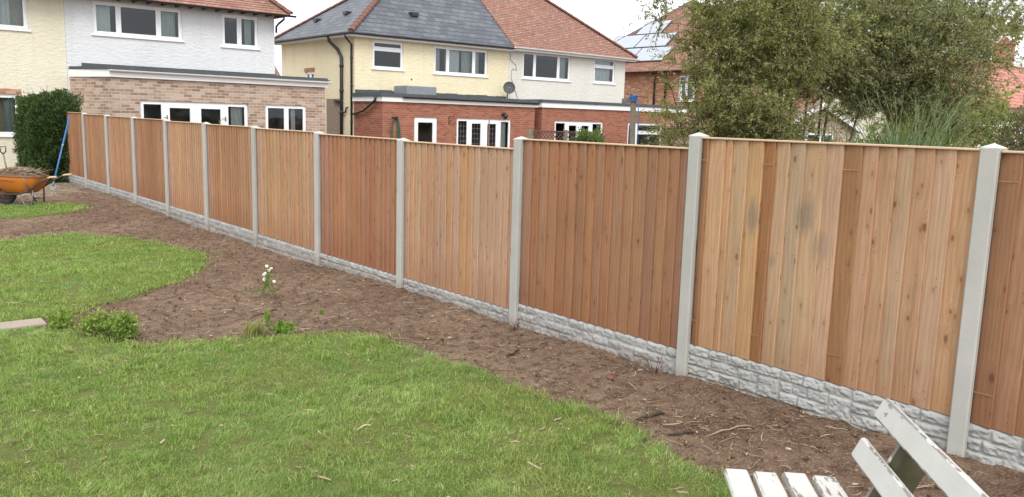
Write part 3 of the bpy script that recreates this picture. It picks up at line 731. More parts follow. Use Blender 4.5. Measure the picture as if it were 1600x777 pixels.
PTOP = [1.80, 1.812, 1.812, 1.72, 1.64, 1.655, 1.675, 1.69, 1.70, 1.715, 1.725, 1.745, 1.77]
post_o = None
for i in range(13):
    y = PY[i]; zt = PTOP[i]; b = MB(); g = rnd.uniform(.94, 1.04); b.tint = (g, g, g*.99)
    hw = .047; xf = FX-.058; xb = FX+.055; c = .007; z0 = -.25
    P = [(xf+c, y-hw), (xf, y-hw+c), (xf, y+hw-c), (xf+c, y+hw), (FX-.022, y+hw), (FX-.022, y+.022), (FX+.03, y+.022), (FX+.03, y+hw), (xb, y+hw), (xb, y-hw), (FX+.03, y-hw), (FX+.03, y-.022), (FX-.022, y-.022), (FX-.022, y-hw)]
    P = P[::-1]; n = len(P)
    vs = [(px, py, z) for z in (z0, zt-.018) for px, py in P]
    b.mesh(vs, [[k, (k+1) % n, n+(k+1) % n, n+k] for k in range(n)])
    # weathered (pyramid) top
    a = .0005; C0 = [(xf-a, y-hw-a, zt-.018), (xb+a, y-hw-a, zt-.018), (xb+a, y+hw+a, zt-.018), (xf-a, y+hw+a, zt-.018)]; ap = ((xf+xb)/2, y, zt+.014)
    C1 = [(q[0], q[1], zt-.010) for q in C0]
    b.mesh(C0+C1+[ap], [[0, 3, 2, 1], [0, 1, 5, 4], [1, 2, 6, 5], [2, 3, 7, 6], [3, 0, 4, 7], [4, 5, 8], [5, 6, 8], [6, 7, 8], [7, 4, 8]], (1.25, 1.25, 1.25))
    b.build('concrete_post', M['concrete'], fence)

# ------------------------------------------------------------------ wall and window kit
class Fac:
    """a wall plane: s runs left to right seen from outside, d outwards"""
    def __init__(s, ox, oy, ang):
        u = Vector((math.cos(ang), math.sin(ang), 0)); n = Vector((math.sin(ang), -math.cos(ang), 0))
        s.M = Matrix(((u.x, -n.x, 0, ox), (u.y, -n.y, 0, oy), (0, 0, 1, 0), (0, 0, 0, 1)))   # local (s, inward, z)
    def mb(s): return MB(s.M)
def wall_mb(fc, s0, s1, z0, z1, openings, mb=None, rev=.10, top=None):
    b = mb or fc.mb(); b.M = fc.M
    xs = sorted({s0, s1, *[q for o in openings for q in o[:2]]}); zs = sorted({z0, z1, *[q for o in openings for q in o[2:4]]})
    for i in range(len(xs)-1):
        for j in range(len(zs)-1):
            cx, cz = (xs[i]+xs[i+1])/2, (zs[j]+zs[j+1])/2
            if any(o[0] < cx < o[1] and o[2] < cz < o[3] for o in openings): continue
            b.face([(xs[i], 0, zs[j]), (xs[i+1], 0, zs[j]), (xs[i+1], 0, zs[j+1]), (xs[i], 0, zs[j+1])])
    for (a, c, e, f) in openings:
        b.face([(a, 0, e), (a, 0, f), (a, rev, f), (a, rev, e)]); b.face([(c, 0, f), (c, 0, e), (c, rev, e), (c, rev, f)])
        b.face([(a, 0, f), (c, 0, f), (c, rev, f), (a, rev, f)]); b.face([(a, 0, e), (a, rev, e), (c, rev, e), (c, 0, e)])
    return b
def window(fc, parent, a, c, e, f, lights, name='window', sill=True, fw_=.05, curt=None, cm='curtain', inset=.045, transoms=None, door_rail=None, room=True, leads=False, items=None):
    """lights: list of (s0,s1) of glazed lights; transoms {k: z}; door_rail: set of lights with wide leaf frames"""
    fr = fc.mb(); d0, d1 = inset, inset+.06; transoms = transoms or {}; door_rail = door_rail or set()
    g = []
    edges = [a]+[l[1] for l in lights[:-1]]+[c]
    fr.box((a, d0, e), (c, d1, e+fw_)); fr.box((a, d0, f-fw_), (c, d1, f)); fr.box((a, d0, e+fw_), (a+fw_, d1, f-fw_)); fr.box((c-fw_, d0, e+fw_), (c, d1, f-fw_))
    for k, (l0, l1) in enumerate(lights):
        if k: fr.box((l0-fw_*.5, d0, e+fw_), (l0+fw_*.5, d1, f-fw_))
        p0 = l0+(fw_ if k == 0 else fw_*.5); p1 = l1-(fw_ if k == len(lights)-1 else fw_*.5); q0, q1 = e+fw_, f-fw_
        sub = [(q0, q1)]
        if k in transoms: z = transoms[k]; fr.box((p0, d0, z-.03), (p1, d1, z+.03)); sub = [(q0, z-.03), (z+.03, q1)]
        lf = .045 if k not in door_rail else .13
        for (z0, z1) in sub:
            # leaf frame slightly proud
            dd = d0-.014
            fr.box((p0, dd, z0), (p0+lf, d1-.02, z1)); fr.box((p1-lf, dd, z0), (p1, d1-.02, z1)); fr.box((p0+lf, dd, z0), (p1-lf, d1-.02, z0+lf)); fr.box((p0+lf, dd, z1-lf), (p1-lf, d1-.02, z1))
            g.append((p0+lf, p1-lf, z0+lf, z1-lf))
    W_ = fr.build(name, M['upvc'], parent)
    for (p0, p1, z0, z1) in g:
        gb = fc.mb(); gb.face([(p0, d0+.02, z0), (p1, d0+.02, z0), (p1, d0+.02, z1), (p0, d0+.02, z1)]); gb.build('pane', M['glass'], W_)
    if leads:
        lb = fc.mb()
        for k, (p0, p1, z0, z1) in enumerate(g):
            if k not in leads: continue
            n = max(2, round((p1-p0)/.13))
            for q in range(1, n): s_ = p0+(p1-p0)*q/n; lb.box((s_-.004, d0+.012, z0), (s_+.004, d0+.017, z1))
            n = max(2, round((z1-z0)/.19))
            for q in range(1, n): s_ = z0+(z1-z0)*q/n; lb.box((p0, d0+.012, s_-.004), (p1, d0+.0165, s_+.004))
        lb.build('lead_strips', M['lead'], W_)
    if sill:
        sb = fc.mb(); sb.box((a-.06, -.045, e-.045), (c+.06, inset+.01, e-.002), bev=.006); sb.build('sill', M['upvc'], W_)
    for (s0, s1, mt) in (curt or []):
        cb = fc.mb(); n = max(12, int((s1-s0)/.012)); cb.smooth = True
        pts = [(s0+(s1-s0)*i/n, .24+.022*math.sin(i*.75+s0)+.008*math.sin(i*2.1)) for i in range(n+1)]
        vs = [(x, y, z) for z in (e-.05, f+.02) for x, y in pts]; cb.mesh(vs, [[i, i+1, n+2+i, n+1+i] for i in range(n)], None, True)
        cb.build('curtain', M[mt], W_)
    return W_
def handle(fc, W_, s, z):
    b = fc.mb(); b.box((s-.012, .012, z-.07), (s+.012, .03, z+.07)); b.box((s-.012, -.01, z-.012), (s+.012, .012, z+.012)); b.box((s-.10, -.022, z-.010), (s+.012, -.008, z+.010)); b.build('handle', M['metal'], W_)
def gutter(name, pts, parent, mat, r=.06, n=8):
    """half-round trough swept along pts (open side up)"""
    b = MB(); vs = []; P = [Vector(p) for p in pts]
    for i, p in enumerate(P):
        d = (P[min(i+1, len(P)-1)]-P[max(i-1, 0)]).normalized(); a = d.cross(Vector((0, 0, 1))).normalized()
        for k in range(n+1): t = math.pi*k/n; vs.append(p+a*math.cos(t)*r-Vector((0, 0, 1))*math.sin(t)*r)
        for k in range(n, -1, -1): t = math.pi*k/n; vs.append(p+a*math.cos(t)*(r-.006)-Vector((0, 0, 1))*math.sin(t)*(r-.006))
    m_ = 2*(n+1); fs = []
    for i in range(len(P)-1):
        for k in range(m_): fs.append([i*m_+k, (i+1)*m_+k, (i+1)*m_+(k+1) % m_, i*m_+(k+1) % m_])
    fs += [list(range(m_)), [(len(P)-1)*m_+k for k in range(m_)][::-1]]
    b.mesh(vs, fs, None, False); return b.build(name, M[mat], parent)
def roof_poly(b, pts, th=.06):
    P = [Vector(p) for p in pts]; nrm = (P[1]-P[0]).cross(P[2]-P[0]).normalized()
    if nrm.z < 0: P = P[::-1]; nrm = -nrm
    n = len(P); Q = [p-Vector((0, 0, th)) for p in P]
    b.mesh(P+Q, [list(range(n)), list(range(n, 2*n))[::-1]]+[[i, n+i, n+(i+1) % n, (i+1) % n] for i in range(n)], None, False)
def hip_line(name, a, c, parent, mat='hip', step=.30):
    b = MB(); a, c = Vector(a), Vector(c); L = (c-a).length; d = (c-a)/L; k = 0
    side = d.cross(Vector((0, 0, 1))).normalized(); upv = side.cross(d)
    while k*step < L:
        p = a+d*(k*step); q = a+d*min(L, (k+1)*step+.03); vs = []
        for (pp, rr) in ((p, .125), (q, .105)):
            for j in range(7): t = math.pi*j/6; vs.append(pp+side*math.cos(t)*rr+upv*(math.sin(t)*rr*.75-.02))
        b.mesh(vs, [[j, j+1, 8+j, 7+j] for j in range(6)]+[list(range(7))[::-1], list(range(7, 14))], None, False); k += 1
    return b.build(name, M[mat], parent)

# ------------------------------------------------------------------ the pair at the left (cream house and white house)
F26 = Fac(0, 26, 0); PX = 5.55
hc = tag(empty('semi_detached_house', (1, 26, 0)), 'cream rendered house at the left edge, partly behind the dark hedge', 'house', 'semi detached houses')
def place_local(objs_parent):      # children were built in world coordinates: undo the parent's own offset
    for ch in objs_parent.children: ch.matrix_parent_inverse = Matrix.Translation(objs_parent.location).inverted()
up_o = (3.2, 4.66, 3.88, 4.95); lo_o = (2.9, 4.34, 1.07, 2.17)
b = wall_mb(F26, -2.2, PX, -.3, 5.05, [up_o, lo_o]); b.M = None
b.box((-2.2, 26.5, -.3), (PX-.02, 32, 5.0)); b.build('wall', M['cream_render'], hc)
window(F26, hc, *up_o, [(3.2, 3.93), (3.93, 4.66)], curt=[(3.98, 4.28, 'net')])
window(F26, hc, *lo_o, [(2.9, 3.6), (3.6, 4.34)], curt=[(4.02, 4.25, 'curtain')])
b = F26.mb(); b.box((2.8, -.012, 2.175), (4.40, .05, 2.31)); b.build('brick_lintel', M['far_brick'], hc)
b = MB(); roof_poly(b, [(-2.5, 25.55, 4.93), (PX, 25.55, 4.93), (PX, 29.2, 8.0), (-.2, 29.2, 8.0)]); roof_poly(b, [(-2.5, 25.55, 4.93), (-.2, 29.2, 8.), (-2.5, 32.8, 4.93)]); roof_poly(b, [(PX, 32.8, 4.93), (-2.5, 32.8, 4.93), (-.2, 29.2, 8.), (PX, 29.2, 8.)]); b.build('roof', M['clay'], hc)
gutter('gutter', [(-2.5, 25.50, 4.93), (PX-.02, 25.50, 4.93)], hc, 'black')
place_local(hc)

hw_ = tag(empty('semi_detached_house', (8.5, 26, 0)), 'white rendered house with buff brick flat roofed extension behind the far fence panels', 'house', 'semi detached houses')
WR = 11.62
w1 = (6.27, 8.72, 3.92, 4.83); w2 = (9.92, 11.08, 3.86, 4.83)
b = wall_mb(F26, PX+.004, WR, -.3, 5.05, [w1, w2]); b.M = None
b.face([(WR, 26, -.3), (WR, 32.4, -.3), (WR, 32.4, 5.0), (WR, 26, 5.0)]); b.face([(PX+.004, 32.4, -.3), (PX+.004, 32.4, 5), (WR, 32.4, 5), (WR, 32.4, -.3)])
b.build('wall', M['white_render'], hw_)
b = MB(); b.box((PX+.1, 29.5, 0), (WR-.1, 29.6, 5.0)); b.box((PX+.1, 26.2, 3.2), (WR-.1, 29.5, 3.25)); b.box((PX+.1, 26.2, 0.), (WR-.1, 29.5, .02)); b.build('inner_wall', M['room'], hw_)
window(F26, hw_, *w1, [(6.27, 6.95), (6.95, 8.05), (8.05, 8.72)], curt=[(6.32, 6.78, 'net'), (8.08, 8.60, 'curtain')])
window(F26, hw_, *w2, [(9.92, 10.48), (10.48, 11.08)], curt=[(10.72, 10.95, 'curtain')])
# roof with hip on the right, rafters feet and gutter
b = MB(); e0, zt0 = 25.60, 4.98; ax_, az_ = 9.0, 7.95
roof_poly(b, [(PX, e0, zt0), (12.0, e0, zt0), (ax_, 29.2, az_), (PX, 29.2, az_)]); roof_poly(b, [(12.0, e0, zt0), (12.0, 32.8, zt0), (ax_, 29.2, az_)]); roof_poly(b, [(12.0, 32.8, zt0), (PX, 32.8, zt0), (PX, 29.2, az_), (ax_, 29.2, az_)])
rf = b.build('roof', M['clay'], hw_); hip_line('hip_tiles', (12.02, e0, zt0+.03), (ax_, 29.2, az_+.03), rf)
gutter('gutter', [(PX+.02, 25.55, 4.945), (12.15, 25.55, 4.945)], hw_, 'black', .06)
for i in range(16): b = MB(); x = 5.75+i*.40; b.box((x-.022, 25.60, 4.875), (x+.022, 26.0, 4.95)); b.build('rafter_foot', M['black'], hw_)
b = MB(); b.tube([(11.75, 25.55, 4.90), (11.75, 25.56, 4.80), (11.68, 25.8, 4.68), (11.66, 25.93, 4.60), (11.66, 25.94, 4.4)], .035, 8); b.build('downpipe', M['black'], hw_)
# extension: canted left corner
EY = 24.4; E0 = (5.60, 25.995); E1 = (6.26, EY); ER = 12.56
FE = Fac(0, EY, 0); FCant = Fac(E0[0], E0[1], math.atan2(E1[1]-E0[1], E1[0]-E0[0])); Lc = math.dist(E0, E1)
do = (6.98, 10.04, .05, 2.11); wo = (10.58, 11.92, 1.0, 2.11)
b = wall_mb(FE, E1[0], ER, -.3, 2.70, [do, wo]); wall_mb(FCant, 0, Lc, -.3, 2.70, [], b); b.M = None
b.face([(ER, EY, -.3), (ER, 25.99, -.3), (ER, 25.99, 2.7), (ER, EY, 2.7)]); b.face([(WR, 25.99, -.3), (WR, 25.99, 2.7), (ER, 25.99, 2.7), (ER, 25.99, -.3)])
b.build('extension_wall', M['buff_brick'], hw_)
def slab_poly(b, outer, z0, z1): b.prism([(x, y, z0) for x, y in outer], (0, 0, z1-z0))
b = MB(); o2 = .07
slab_poly(b, [(5.585, 25.996), (6.20, EY-o2), (ER+.08, EY-o2), (ER+.08, 25.997)], 2.705, 2.905); b.build('fascia', M['fascia'], hw_)
b = MB(); slab_poly(b, [(5.580, 25.998), (6.17, EY-.12), (ER+.13, EY-.12), (ER+.13, 25.998)], 2.909, 2.935); slab_poly(b, [(5.60, 25.9985), (6.23, EY-.04), (ER+.09, EY-.04), (ER+.09, 25.9985)], 2.938, 2.99)
slab_poly(b, [(5.9, 25.9), (6.0, 25.9), (WR, 25.9), (WR, 25.994)], 2.992, 3.10)
b.build('flat_roof', M['felt'], hw_)
gutter('gutter', [(6.19, EY-.135, 2.895), (ER+.16, EY-.135, 2.875)], hw_, 'fascia', .05)
b = MB(); b.face([(5.9, 25.8, 0), (5.9, 25.8, 2.6), (ER-.1, 25.8, 2.6), (ER-.1, 25.8, 0)]); b.face([(5.7, 24.5, .02), (ER, 24.5, .02), (ER, 26, .02), (5.7, 26, .02)]); b.build('inner_wall', M['room'], hw_)
dw = window(FE, hw_, *do, [(6.98, 7.62), (7.62, 8.50), (8.50, 9.38), (9.38, 10.04)], 'patio_doors', False, door_rail={1, 2}, curt=[(9.60, 9.98, 'net')])
handle(FE, dw, 7.70, 1.66); handle(FE, dw, 9.36, 1.66)
window(FE, hw_, *wo, [(10.58, 11.27), (11.27, 11.92)], curt=[(11.5, 11.66, 'net')])
place_local(hw_)

# ------------------------------------------------------------------ slate-roofed yellow house and pale pair beyond
Y2 = 27.2; X2 = 15.18; XM = 22.37; X3 = 29.42; G2 = -.25
F2 = Fac(0, Y2, 0); FS = Fac(X2, 0, -math.pi/2)     # FS: s = -Y
hy = tag(empty('semi_detached_house', (18.8, 27.2, 0)), 'yellow rendered house with dark slate hipped roof and black drainpipes', 'house', 'semi detached houses')
y1_ = (15.92, 17.24, 3.58, 4.60); y2_ = (18.63, 21.25, 3.55, 4.60)
ww = (-31.15, -30.35, 3.08, 3.50)
b = wall_mb(F2, X2, XM, -.3, 4.83, [y1_, y2_])
wall_mb(FS, -33.3, -Y2, -.3, 4.83, [ww], b); b.M = None
b.face([(X2, 33.3, -.3), (X2, 33.3, 4.8), (XM, 33.3, 4.8), (XM, 33.3, -.3)])
wl = b.build('wall', M['yellow_render'], hy)
b = FS.mb(); b.box((-29.35, -.006, .0), (-28.05, .05, 2.45)); b.build('pebbledash_patch', M['pebbledash'], hy)
b = FS.mb(); b.box((-31.2, -.012, 3.505), (-30.30, .05, 3.65)); b.build('brick_lintel', M['far_brick'], hy)
b = MB(); b.box((X2+.1, 30.5, 0), (XM-.1, 30.6, 4.8)); b.box((X2+.1, 27.4, 3.0), (XM-.1, 30.5, 3.05)); b.build('inner_wall', M['room'], hy)
window(F2, hy, *y1_, [(15.92, 17.24)], transoms={0: 4.30})
window(F2, hy, *y2_, [(18.63, 19.30), (19.30, 20.58), (20.58, 21.25)], curt=[(18.68, 19.05, 'curtain'), (19.30, 20.0, 'net'), (20.12, 20.6, 'curtain'), (20.66, 20.98, 'curtain')])
window(FS, hy, *ww, [(-31.15, -30.75), (-30.75, -30.35)], sill=False)
ev = 4.80; ox = .33; RY = 30.25; RZ = 7.75; AX = X2-ox+4.2; BX = 30.0-4.0
A_, B_, C_, D_ = (X2-ox, Y2-ox, ev), (XM, Y2-ox, ev), (XM, 33.6, ev), (X2-ox, 33.6, ev)
b = MB(); roof_poly(b, [A_, B_, (XM, RY, RZ), (AX, RY, RZ)]); roof_poly(b, [D_, A_, (AX, RY, RZ)]); roof_poly(b, [C_, D_, (AX, RY, RZ), (XM, RY, RZ)])
rf = b.build('roof', M['slate'], hy)
hip_line('hip_tiles', (A_[0], A_[1], ev+.03), (AX, RY, RZ+.03), rf); hip_line('hip_tiles', (D_[0], D_[1], ev+.02), (AX, RY, RZ+.03), rf)
# slate vents
kf = (RZ-ev)/(RY-A_[1]); ks = (RZ-ev)/4.2
for (x, t) in ((18.15, 1.05),):
    b = MB(); z = ev+kf*t; b.box((x-.16, A_[1]+t-.12, z-.02), (x+.16, A_[1]+t+.14, z+.12)); b.build('roof_vent', M['black'], rf)
for (y, t) in ((29.4, 1.25), (31.5, 1.05)):
    b = MB(); z = ev+ks*t; b.box((A_[0]+t-.12, y-.14, z-.02), (A_[0]+t+.14, y+.14, z+.10)); b.build('roof_vent', M['black'], rf)
b = MB(); b.box((X2-ox+.03, Y2-ox+.03, ev-.16), (XM, Y2-.002, ev-.065)); b.box((X2-ox+.03, Y2-.001, ev-.16), (X2-.002, 33.55, ev-.065)); b.build('soffit', M['fascia'], hy)
gutter('gutter', [(XM, Y2-ox-.05, ev-.04), (X2-ox-.05, Y2-ox-.05, ev-.05), (X2-ox-.05, 33.6, ev-.07)], hy, 'black', .055)
b = MB(); xw = X2-.07
b.tube([(X2-.30, 28.6, 4.72), (X2-.28, 28.6, 4.55), (xw, 28.35, 4.25), (xw, 28.05, 3.95), (xw, 28.05, 0)], .062, 10)
for z in (1.9, 2.7, 3.6): b.tube([(xw, 28.05, z), (xw, 28.05, z+.10)], .078, 10)
b.tube([(xw, 28.05, 2.33), (xw, 28.5, 2.38), (xw, 28.62, 2.40), (X2+.02, 28.66, 2.40)], .05, 8)
b.tube([(xw, 28.05, 1.95), (xw, 27.75, 1.97), (xw, 27.7, 2.12), (X2+.01, 27.68, 2.14)], .03, 8)
b.build('soil_pipe', M['black'], hy)
b = MB(); b.tube([(X2-.30, 27.35, 4.74), (X2-.28, 27.35, 4.62), (xw+.01, 27.32, 4.38), (xw+.01, 27.32, 0)], .04, 8)
for z in (1.6, 2.9, 3.9): b.tube([(xw+.01, 27.32, z), (xw+.01, 27.32, z+.07)], .05, 8)
b.build('downpipe', M['black'], hy)
# extension
E2 = 25.2; FX2 = Fac(0, E2, 0); xr = 22.13; p0 = (15.16, 27.195); p1 = (15.16, E2)
fd = (18.31, 20.92, -.2, 1.86); dd_ = (16.45, 17.45, -.2, 1.86)
FXs = Fac(15.16, 0, -math.pi/2)
b = wall_mb(FX2, 15.16, xr, -.3, 2.36, [fd, dd_]); wall_mb(FXs, -27.195, -E2, -.3, 2.36, [], b); b.M = None
b.face([(xr, E2, -.3), (xr, 27.19, -.3), (xr, 27.19, 2.36), (xr, E2, 2.36)]); b.build('extension_wall', M['red_brick'], hy)
b = MB(); b.box((15.09, E2-.07, 2.365), (xr+.10, 27.196, 2.53)); b.build('fascia', M['fascia'], hy)
b = MB(); b.box((15.04, E2-.11, 2.534), (xr+.15, 27.197, 2.565)); b.box((15.08, E2-.05, 2.568), (xr+.12, 27.198, 2.66))
for i in range(14): x = 15.2+i*.5; b.box((x, 27.10+.001*(i % 2), 2.662), (x+.497, 27.192, 2.79+.012*(i % 3)))
b.build('flat_roof', M['felt'], hy)
gutter('gutter', [(15.9, E2-.13, 2.55), (xr+.12, E2-.13, 2.53)], hy, 'black', .055)
b = MB(); b.box((16.65, 26.0, 2.66), (17.95, 26.9, 2.98), bev=.02); b.build('roof_light', M['lead'], hy)
b = MB(); b.tube([(15.03, 25.5, 2.55), (15.03, 25.5, 2.40), (15.05, 26.3, 2.05), (15.09, 26.9, 1.95), (15.10, 27.15, 1.90)], .04, 8); b.build('extension_downpipe', M['black'], hy)
b = MB(); b.face([(15.3, 26.9, -.2), (15.3, 26.9, 2.3), (xr-.1, 26.9, 2.3), (xr-.1, 26.9, -.2)]); b.build('inner_wall', M['room'], hy)
window(FX2, hy, *fd, [(18.31, 18.88), (18.88, 19.62), (19.62, 20.36), (20.36, 20.92)], 'patio_doors', False, door_rail={1, 2}, leads={0, 1, 2}, curt=[(20.45, 20.86, 'net')])
window(FX2, hy, *dd_, [(16.45, 17.45)], 'back_door', False, door_rail={0})
b = F2.mb(); b.tube([(17.62, -.004, 3.26), (17.62, .01, 3.26)], .035, 10); b.build('wall_vent', M['black'], hy)
b = FX2.mb(); b.box((20.42, -.05, 2.0), (20.52, 0, 2.09)); b.tube([(20.47, -.04, 2.07), (20.47, -.16, 2.12), (20.47, -.20, 2.08)], .012, 6); b.tube([(20.47, -.2, 2.10), (20.47, -.2, 2.04), (20.47, -.2, 1.90), (20.47, -.2, 1.86)], [.02, .10, .065, .03], 8); b.build('wall_lantern', M['black'], hy)
b = FX2.mb(); b.tube([(17.95, -.01, 1.92), (17.95, -.02, 1.62)], .014, 6); b.tube([(17.95, -.02, 1.90), (17.99, -.28, 1.92), (18.0, -.30, 1.86)], .012, 6); b.tube([(17.95, -.02, 1.66), (17.97, -.15, 1.78), (17.98, -.25, 1.90)], .008, 6); b.build('hanging_bracket', M['black'], hy)
place_local(hy)
# ---
# hose hung on the wall: a thing of its own
b = MB()
for k in range(5):
    w_ = .10+.022*k; dp = .95+.07*k; cx = 15.62; pts = []
    for j in range(25):
        t = 2*math.pi*j/24; pts.append((cx+w_*math.sin(t), E2-.05-.012*k, 1.86-dp*.5*(1-math.cos(t))*(1 if True else 0)))
    b.tube(pts, .013, 6, cap=False)
tag(b.build('garden_hose', M['hose']), 'coiled green garden hose hanging on the red brick extension wall', 'hose')
b = MB(); b.tube([(15.62, E2, 1.83), (15.62, E2-.14, 1.84), (15.62, E2-.15, 1.90)], .012, 6); b.box((15.52, E2-.13, 1.80), (15.72, E2-.004, 1.845)); tag(b.build('hose_hook', M['black']), 'small black hook holding the coiled hose', 'hook')
# satellite dish
b = MB(); cx, cy, cz = 22.05, Y2-.45, 3.12; nrm = Vector((-.55, -.75, .38)).normalized(); a_ = nrm.cross(Vector((0, 0, 1))).normalized(); c_ = a_.cross(nrm); vs = []; fs = []
for i in range(6):
    r_ = .27*i/5
    for k in range(20): t = 2*math.pi*k/20; vs.append(Vector((cx, cy, cz))+a_*math.cos(t)*r_*.92+c_*math.sin(t)*r_+nrm*(.08*(i/5)**2))
for i in range(5):
    for k in range(20): fs.append([i*20+k, (i+1)*20+k, (i+1)*20+(k+1) % 20, i*20+(k+1) % 20])
dsh = tag(empty('satellite_dish', (cx, cy, 2.67)), 'grey satellite dish on the flat roof beside the party line', 'satellite dish')
b.mesh(vs, fs, smooth=True); q = b.build('reflector', M['dish'], dsh)
b = MB(); b.tube([(cx, cy+.08, cz-.05), (cx, cy+.12, 2.66)], .025, 8); b.box((cx-.14, cy-.04, 2.665), (cx+.14, cy+.26, 2.70)); b.build('mount', M['metal'], dsh)
b = MB(); tip = Vector((cx, cy, cz))+nrm*.42-c_*.16; b.tube([Vector((cx, cy, cz))-c_*.30+nrm*.05, tip], .012, 6); b.tube([tip, tip-nrm*.08], .032, 8); b.build('receiver_arm', M['metal'], dsh)
for ch in dsh.children: ch.matrix_parent_inverse = Matrix.Translation(dsh.location).inverted()

hp = tag(empty('semi_detached_house', (26, 27.2, 0)), 'pale rendered house with mottled red clay roof, joined to the yellow one', 'house', 'semi detached houses')
c1 = (23.12, 25.90, 3.60, 4.70); c2 = (27.36, 28.74, 3.62, 4.72)
b = wall_mb(F2, XM+.004, X3, -.3, 4.85, [c1, c2]); b.M = None
b.face([(X3, Y2, -.3), (X3, 33.3, -.3), (X3, 33.3, 4.8), (X3, Y2, 4.8)]); b.face([(XM, 33.3, -.3), (XM, 33.3, 4.8), (X3, 33.3, 4.8), (X3, 33.3, -.3)]); b.build('wall', M['pale_render'], hp)
b = MB(); b.box((XM+.1, 30.5, 0), (X3-.1, 30.6, 4.8)); b.box((XM+.1, 27.4, 3.0), (X3-.1, 30.5, 3.05)); b.build('inner_wall', M['room'], hp)
window(F2, hp, *c1, [(23.12, 23.82), (23.82, 25.20), (25.20, 25.90)], curt=[(25.32, 25.78, 'curtain')])
window(F2, hp, *c2, [(27.36, 28.74)], transoms={0: 4.36}, curt=[(27.45, 28.65, 'net')])
b = MB(); A2, B2 = (XM, Y2-ox, ev+.05), (29.85, Y2-ox, ev+.05)
roof_poly(b, [A2, B2, (BX, RY, RZ+.05), (XM, RY, RZ+.05)]); roof_poly(b, [B2, (29.85, 33.6, ev+.05), (BX, RY, RZ+.05)]); roof_poly(b, [(29.85, 33.6, ev+.05), (XM, 33.6, ev+.05), (XM, RY, RZ+.05), (BX, RY, RZ+.05)])
rf = b.build('roof', M['clay'], hp); hip_line('hip_tiles', (29.87, Y2-ox, ev+.08), (BX, RY, RZ+.09), rf)
b = MB(); b.box((XM+.003, Y2-ox+.03, ev-.12), (29.82, Y2-.002, ev-.02)); b.build('soffit', M['fascia'], hp)
gutter('gutter', [(XM+.01, Y2-ox-.05, ev+.02), (29.95, Y2-ox-.05, ev+.0)], hp, 'fascia', .06)
# extension
xl = 22.56; xe = 31.6; FX3 = Fac(0, E2+.05, 0); FX3s = Fac(xl, 0, -math.pi/2); E3 = E2+.05
fd3 = (23.27, 26.10, -.2, 1.87); wn3 = (27.66, 30.0, .6, 1.87)
b = wall_mb(FX3, xl, xe, -.3, 2.38, [fd3, wn3]); wall_mb(FX3s, -27.19, -E3, -.3, 2.38, [], b); b.M = None
b.face([(xe, E3, -.3), (xe, 27.19, -.3), (xe, 27.19, 2.38), (xe, E3, 2.38)]); b.face([(X3, 27.19, -.3), (X3, 27.19, 2.38), (xe, 27.19, 2.38), (xe, 27.19, -.3)]); b.build('extension_wall', M['red_brick'], hp)
b = MB(); b.box((xl-.05, E3-.06, 2.385), (xe+.1, 27.196, 2.58)); b.build('fascia', M['fascia'], hp)
b = MB(); b.box((xl-.08, E3-.10, 2.584), (xe+.14, 27.197, 2.61)); b.box((xl-.05, E3-.04, 2.613), (xe+.1, 27.198, 2.70)); b.build('flat_roof', M['felt'], hp)
b = MB(); b.face([(xl+.2, 26.9, -.2), (xl+.2, 26.9, 2.3), (xe-.1, 26.9, 2.3), (xe-.1, 26.9, -.2)]); b.build('inner_wall', M['room'], hp)
window(FX3, hp, *fd3, [(23.27, 23.95), (23.95, 24.70), (24.70, 25.42), (25.42, 26.10)], 'patio_doors', False, door_rail={1, 2})
window(FX3, hp, *wn3, [(27.66, 28.25), (28.25, 30.0)], transoms={1: 1.45})
b = MB(); b.box((29.30, Y2-.12, 2.62), (29.46, Y2-.002, 2.98)); b.box((29.50, Y2-.35, 2.82), (29.76, Y2-.12, 3.0)); b.build('security_light', M['metal'], hp)
b = MB(); b.tube([(22.42, Y2-.01, 4.6), (22.45, Y2-.012, 4.3), (22.75, Y2-.014, 4.1), (22.8, Y2-.012, 3.9), (22.55, Y2-.012, 3.95), (22.5, Y2-.012, 3.6), (22.9, Y2-.012, 2.72)], .008, 5); b.build('cable', M['black'], hp)
place_local(hp)

# ------------------------------------------------------------------ brick house with solar panels
hb = tag(empty('detached_house', (38, 31, 0)), 'brick house with solar panels on its tiled roof, half hidden by the trees', 'house')
XB = 34.7; FB = Fac(XB, 0, -math.pi/2); FBf = Fac(0, 26.7, 0)
wb = (-28.3, -27.25, 3.05, 4.35)
b = wall_mb(FB, -36.7, -26.7, -.3, 4.65, [wb]); wall_mb(FBf, XB, 45.5, -.3, 4.65, [(36, 38, 3.1, 4.3), (41, 43, 3.1, 4.3)], b); b.M = None
b.face([(45.5, 26.7, -.3), (45.5, 36.7, -.3), (45.5, 36.7, 4.65), (45.5, 26.7, 4.65)]); b.build('wall', M['far_brick'], hb)
window(FB, hb, *wb, [(-28.3, -27.8), (-27.8, -27.25)], curt=[(-28.25, -27.3, 'net')])
window(FBf, hb, 36, 38, 3.1, 4.3, [(36, 37), (37, 38)]); window(FBf, hb, 41, 43, 3.1, 4.3, [(41, 42), (42, 43)])
kb = .8; bx0, by0, by1 = 34.35, 26.35, 37.05; ry = (by0+by1)/2; ridx = bx0+(ry-by0); rz = 4.62+kb*(ry-by0)
b = MB(); roof_poly(b, [(bx0, by1, 4.62), (bx0, by0, 4.62), (ridx, ry, rz)]); roof_poly(b, [(bx0, by0, 4.62), (45.9, by0, 4.62), (43, ry, rz), (ridx, ry, rz)]); roof_poly(b, [(45.9, by1, 4.62), (bx0, by1, 4.62), (ridx, ry, rz), (43, ry, rz)]); roof_poly(b, [(45.9, by0, 4.62), (45.9, by1, 4.62), (43, ry, rz)])
rf = b.build('roof', M['clay'], hb)
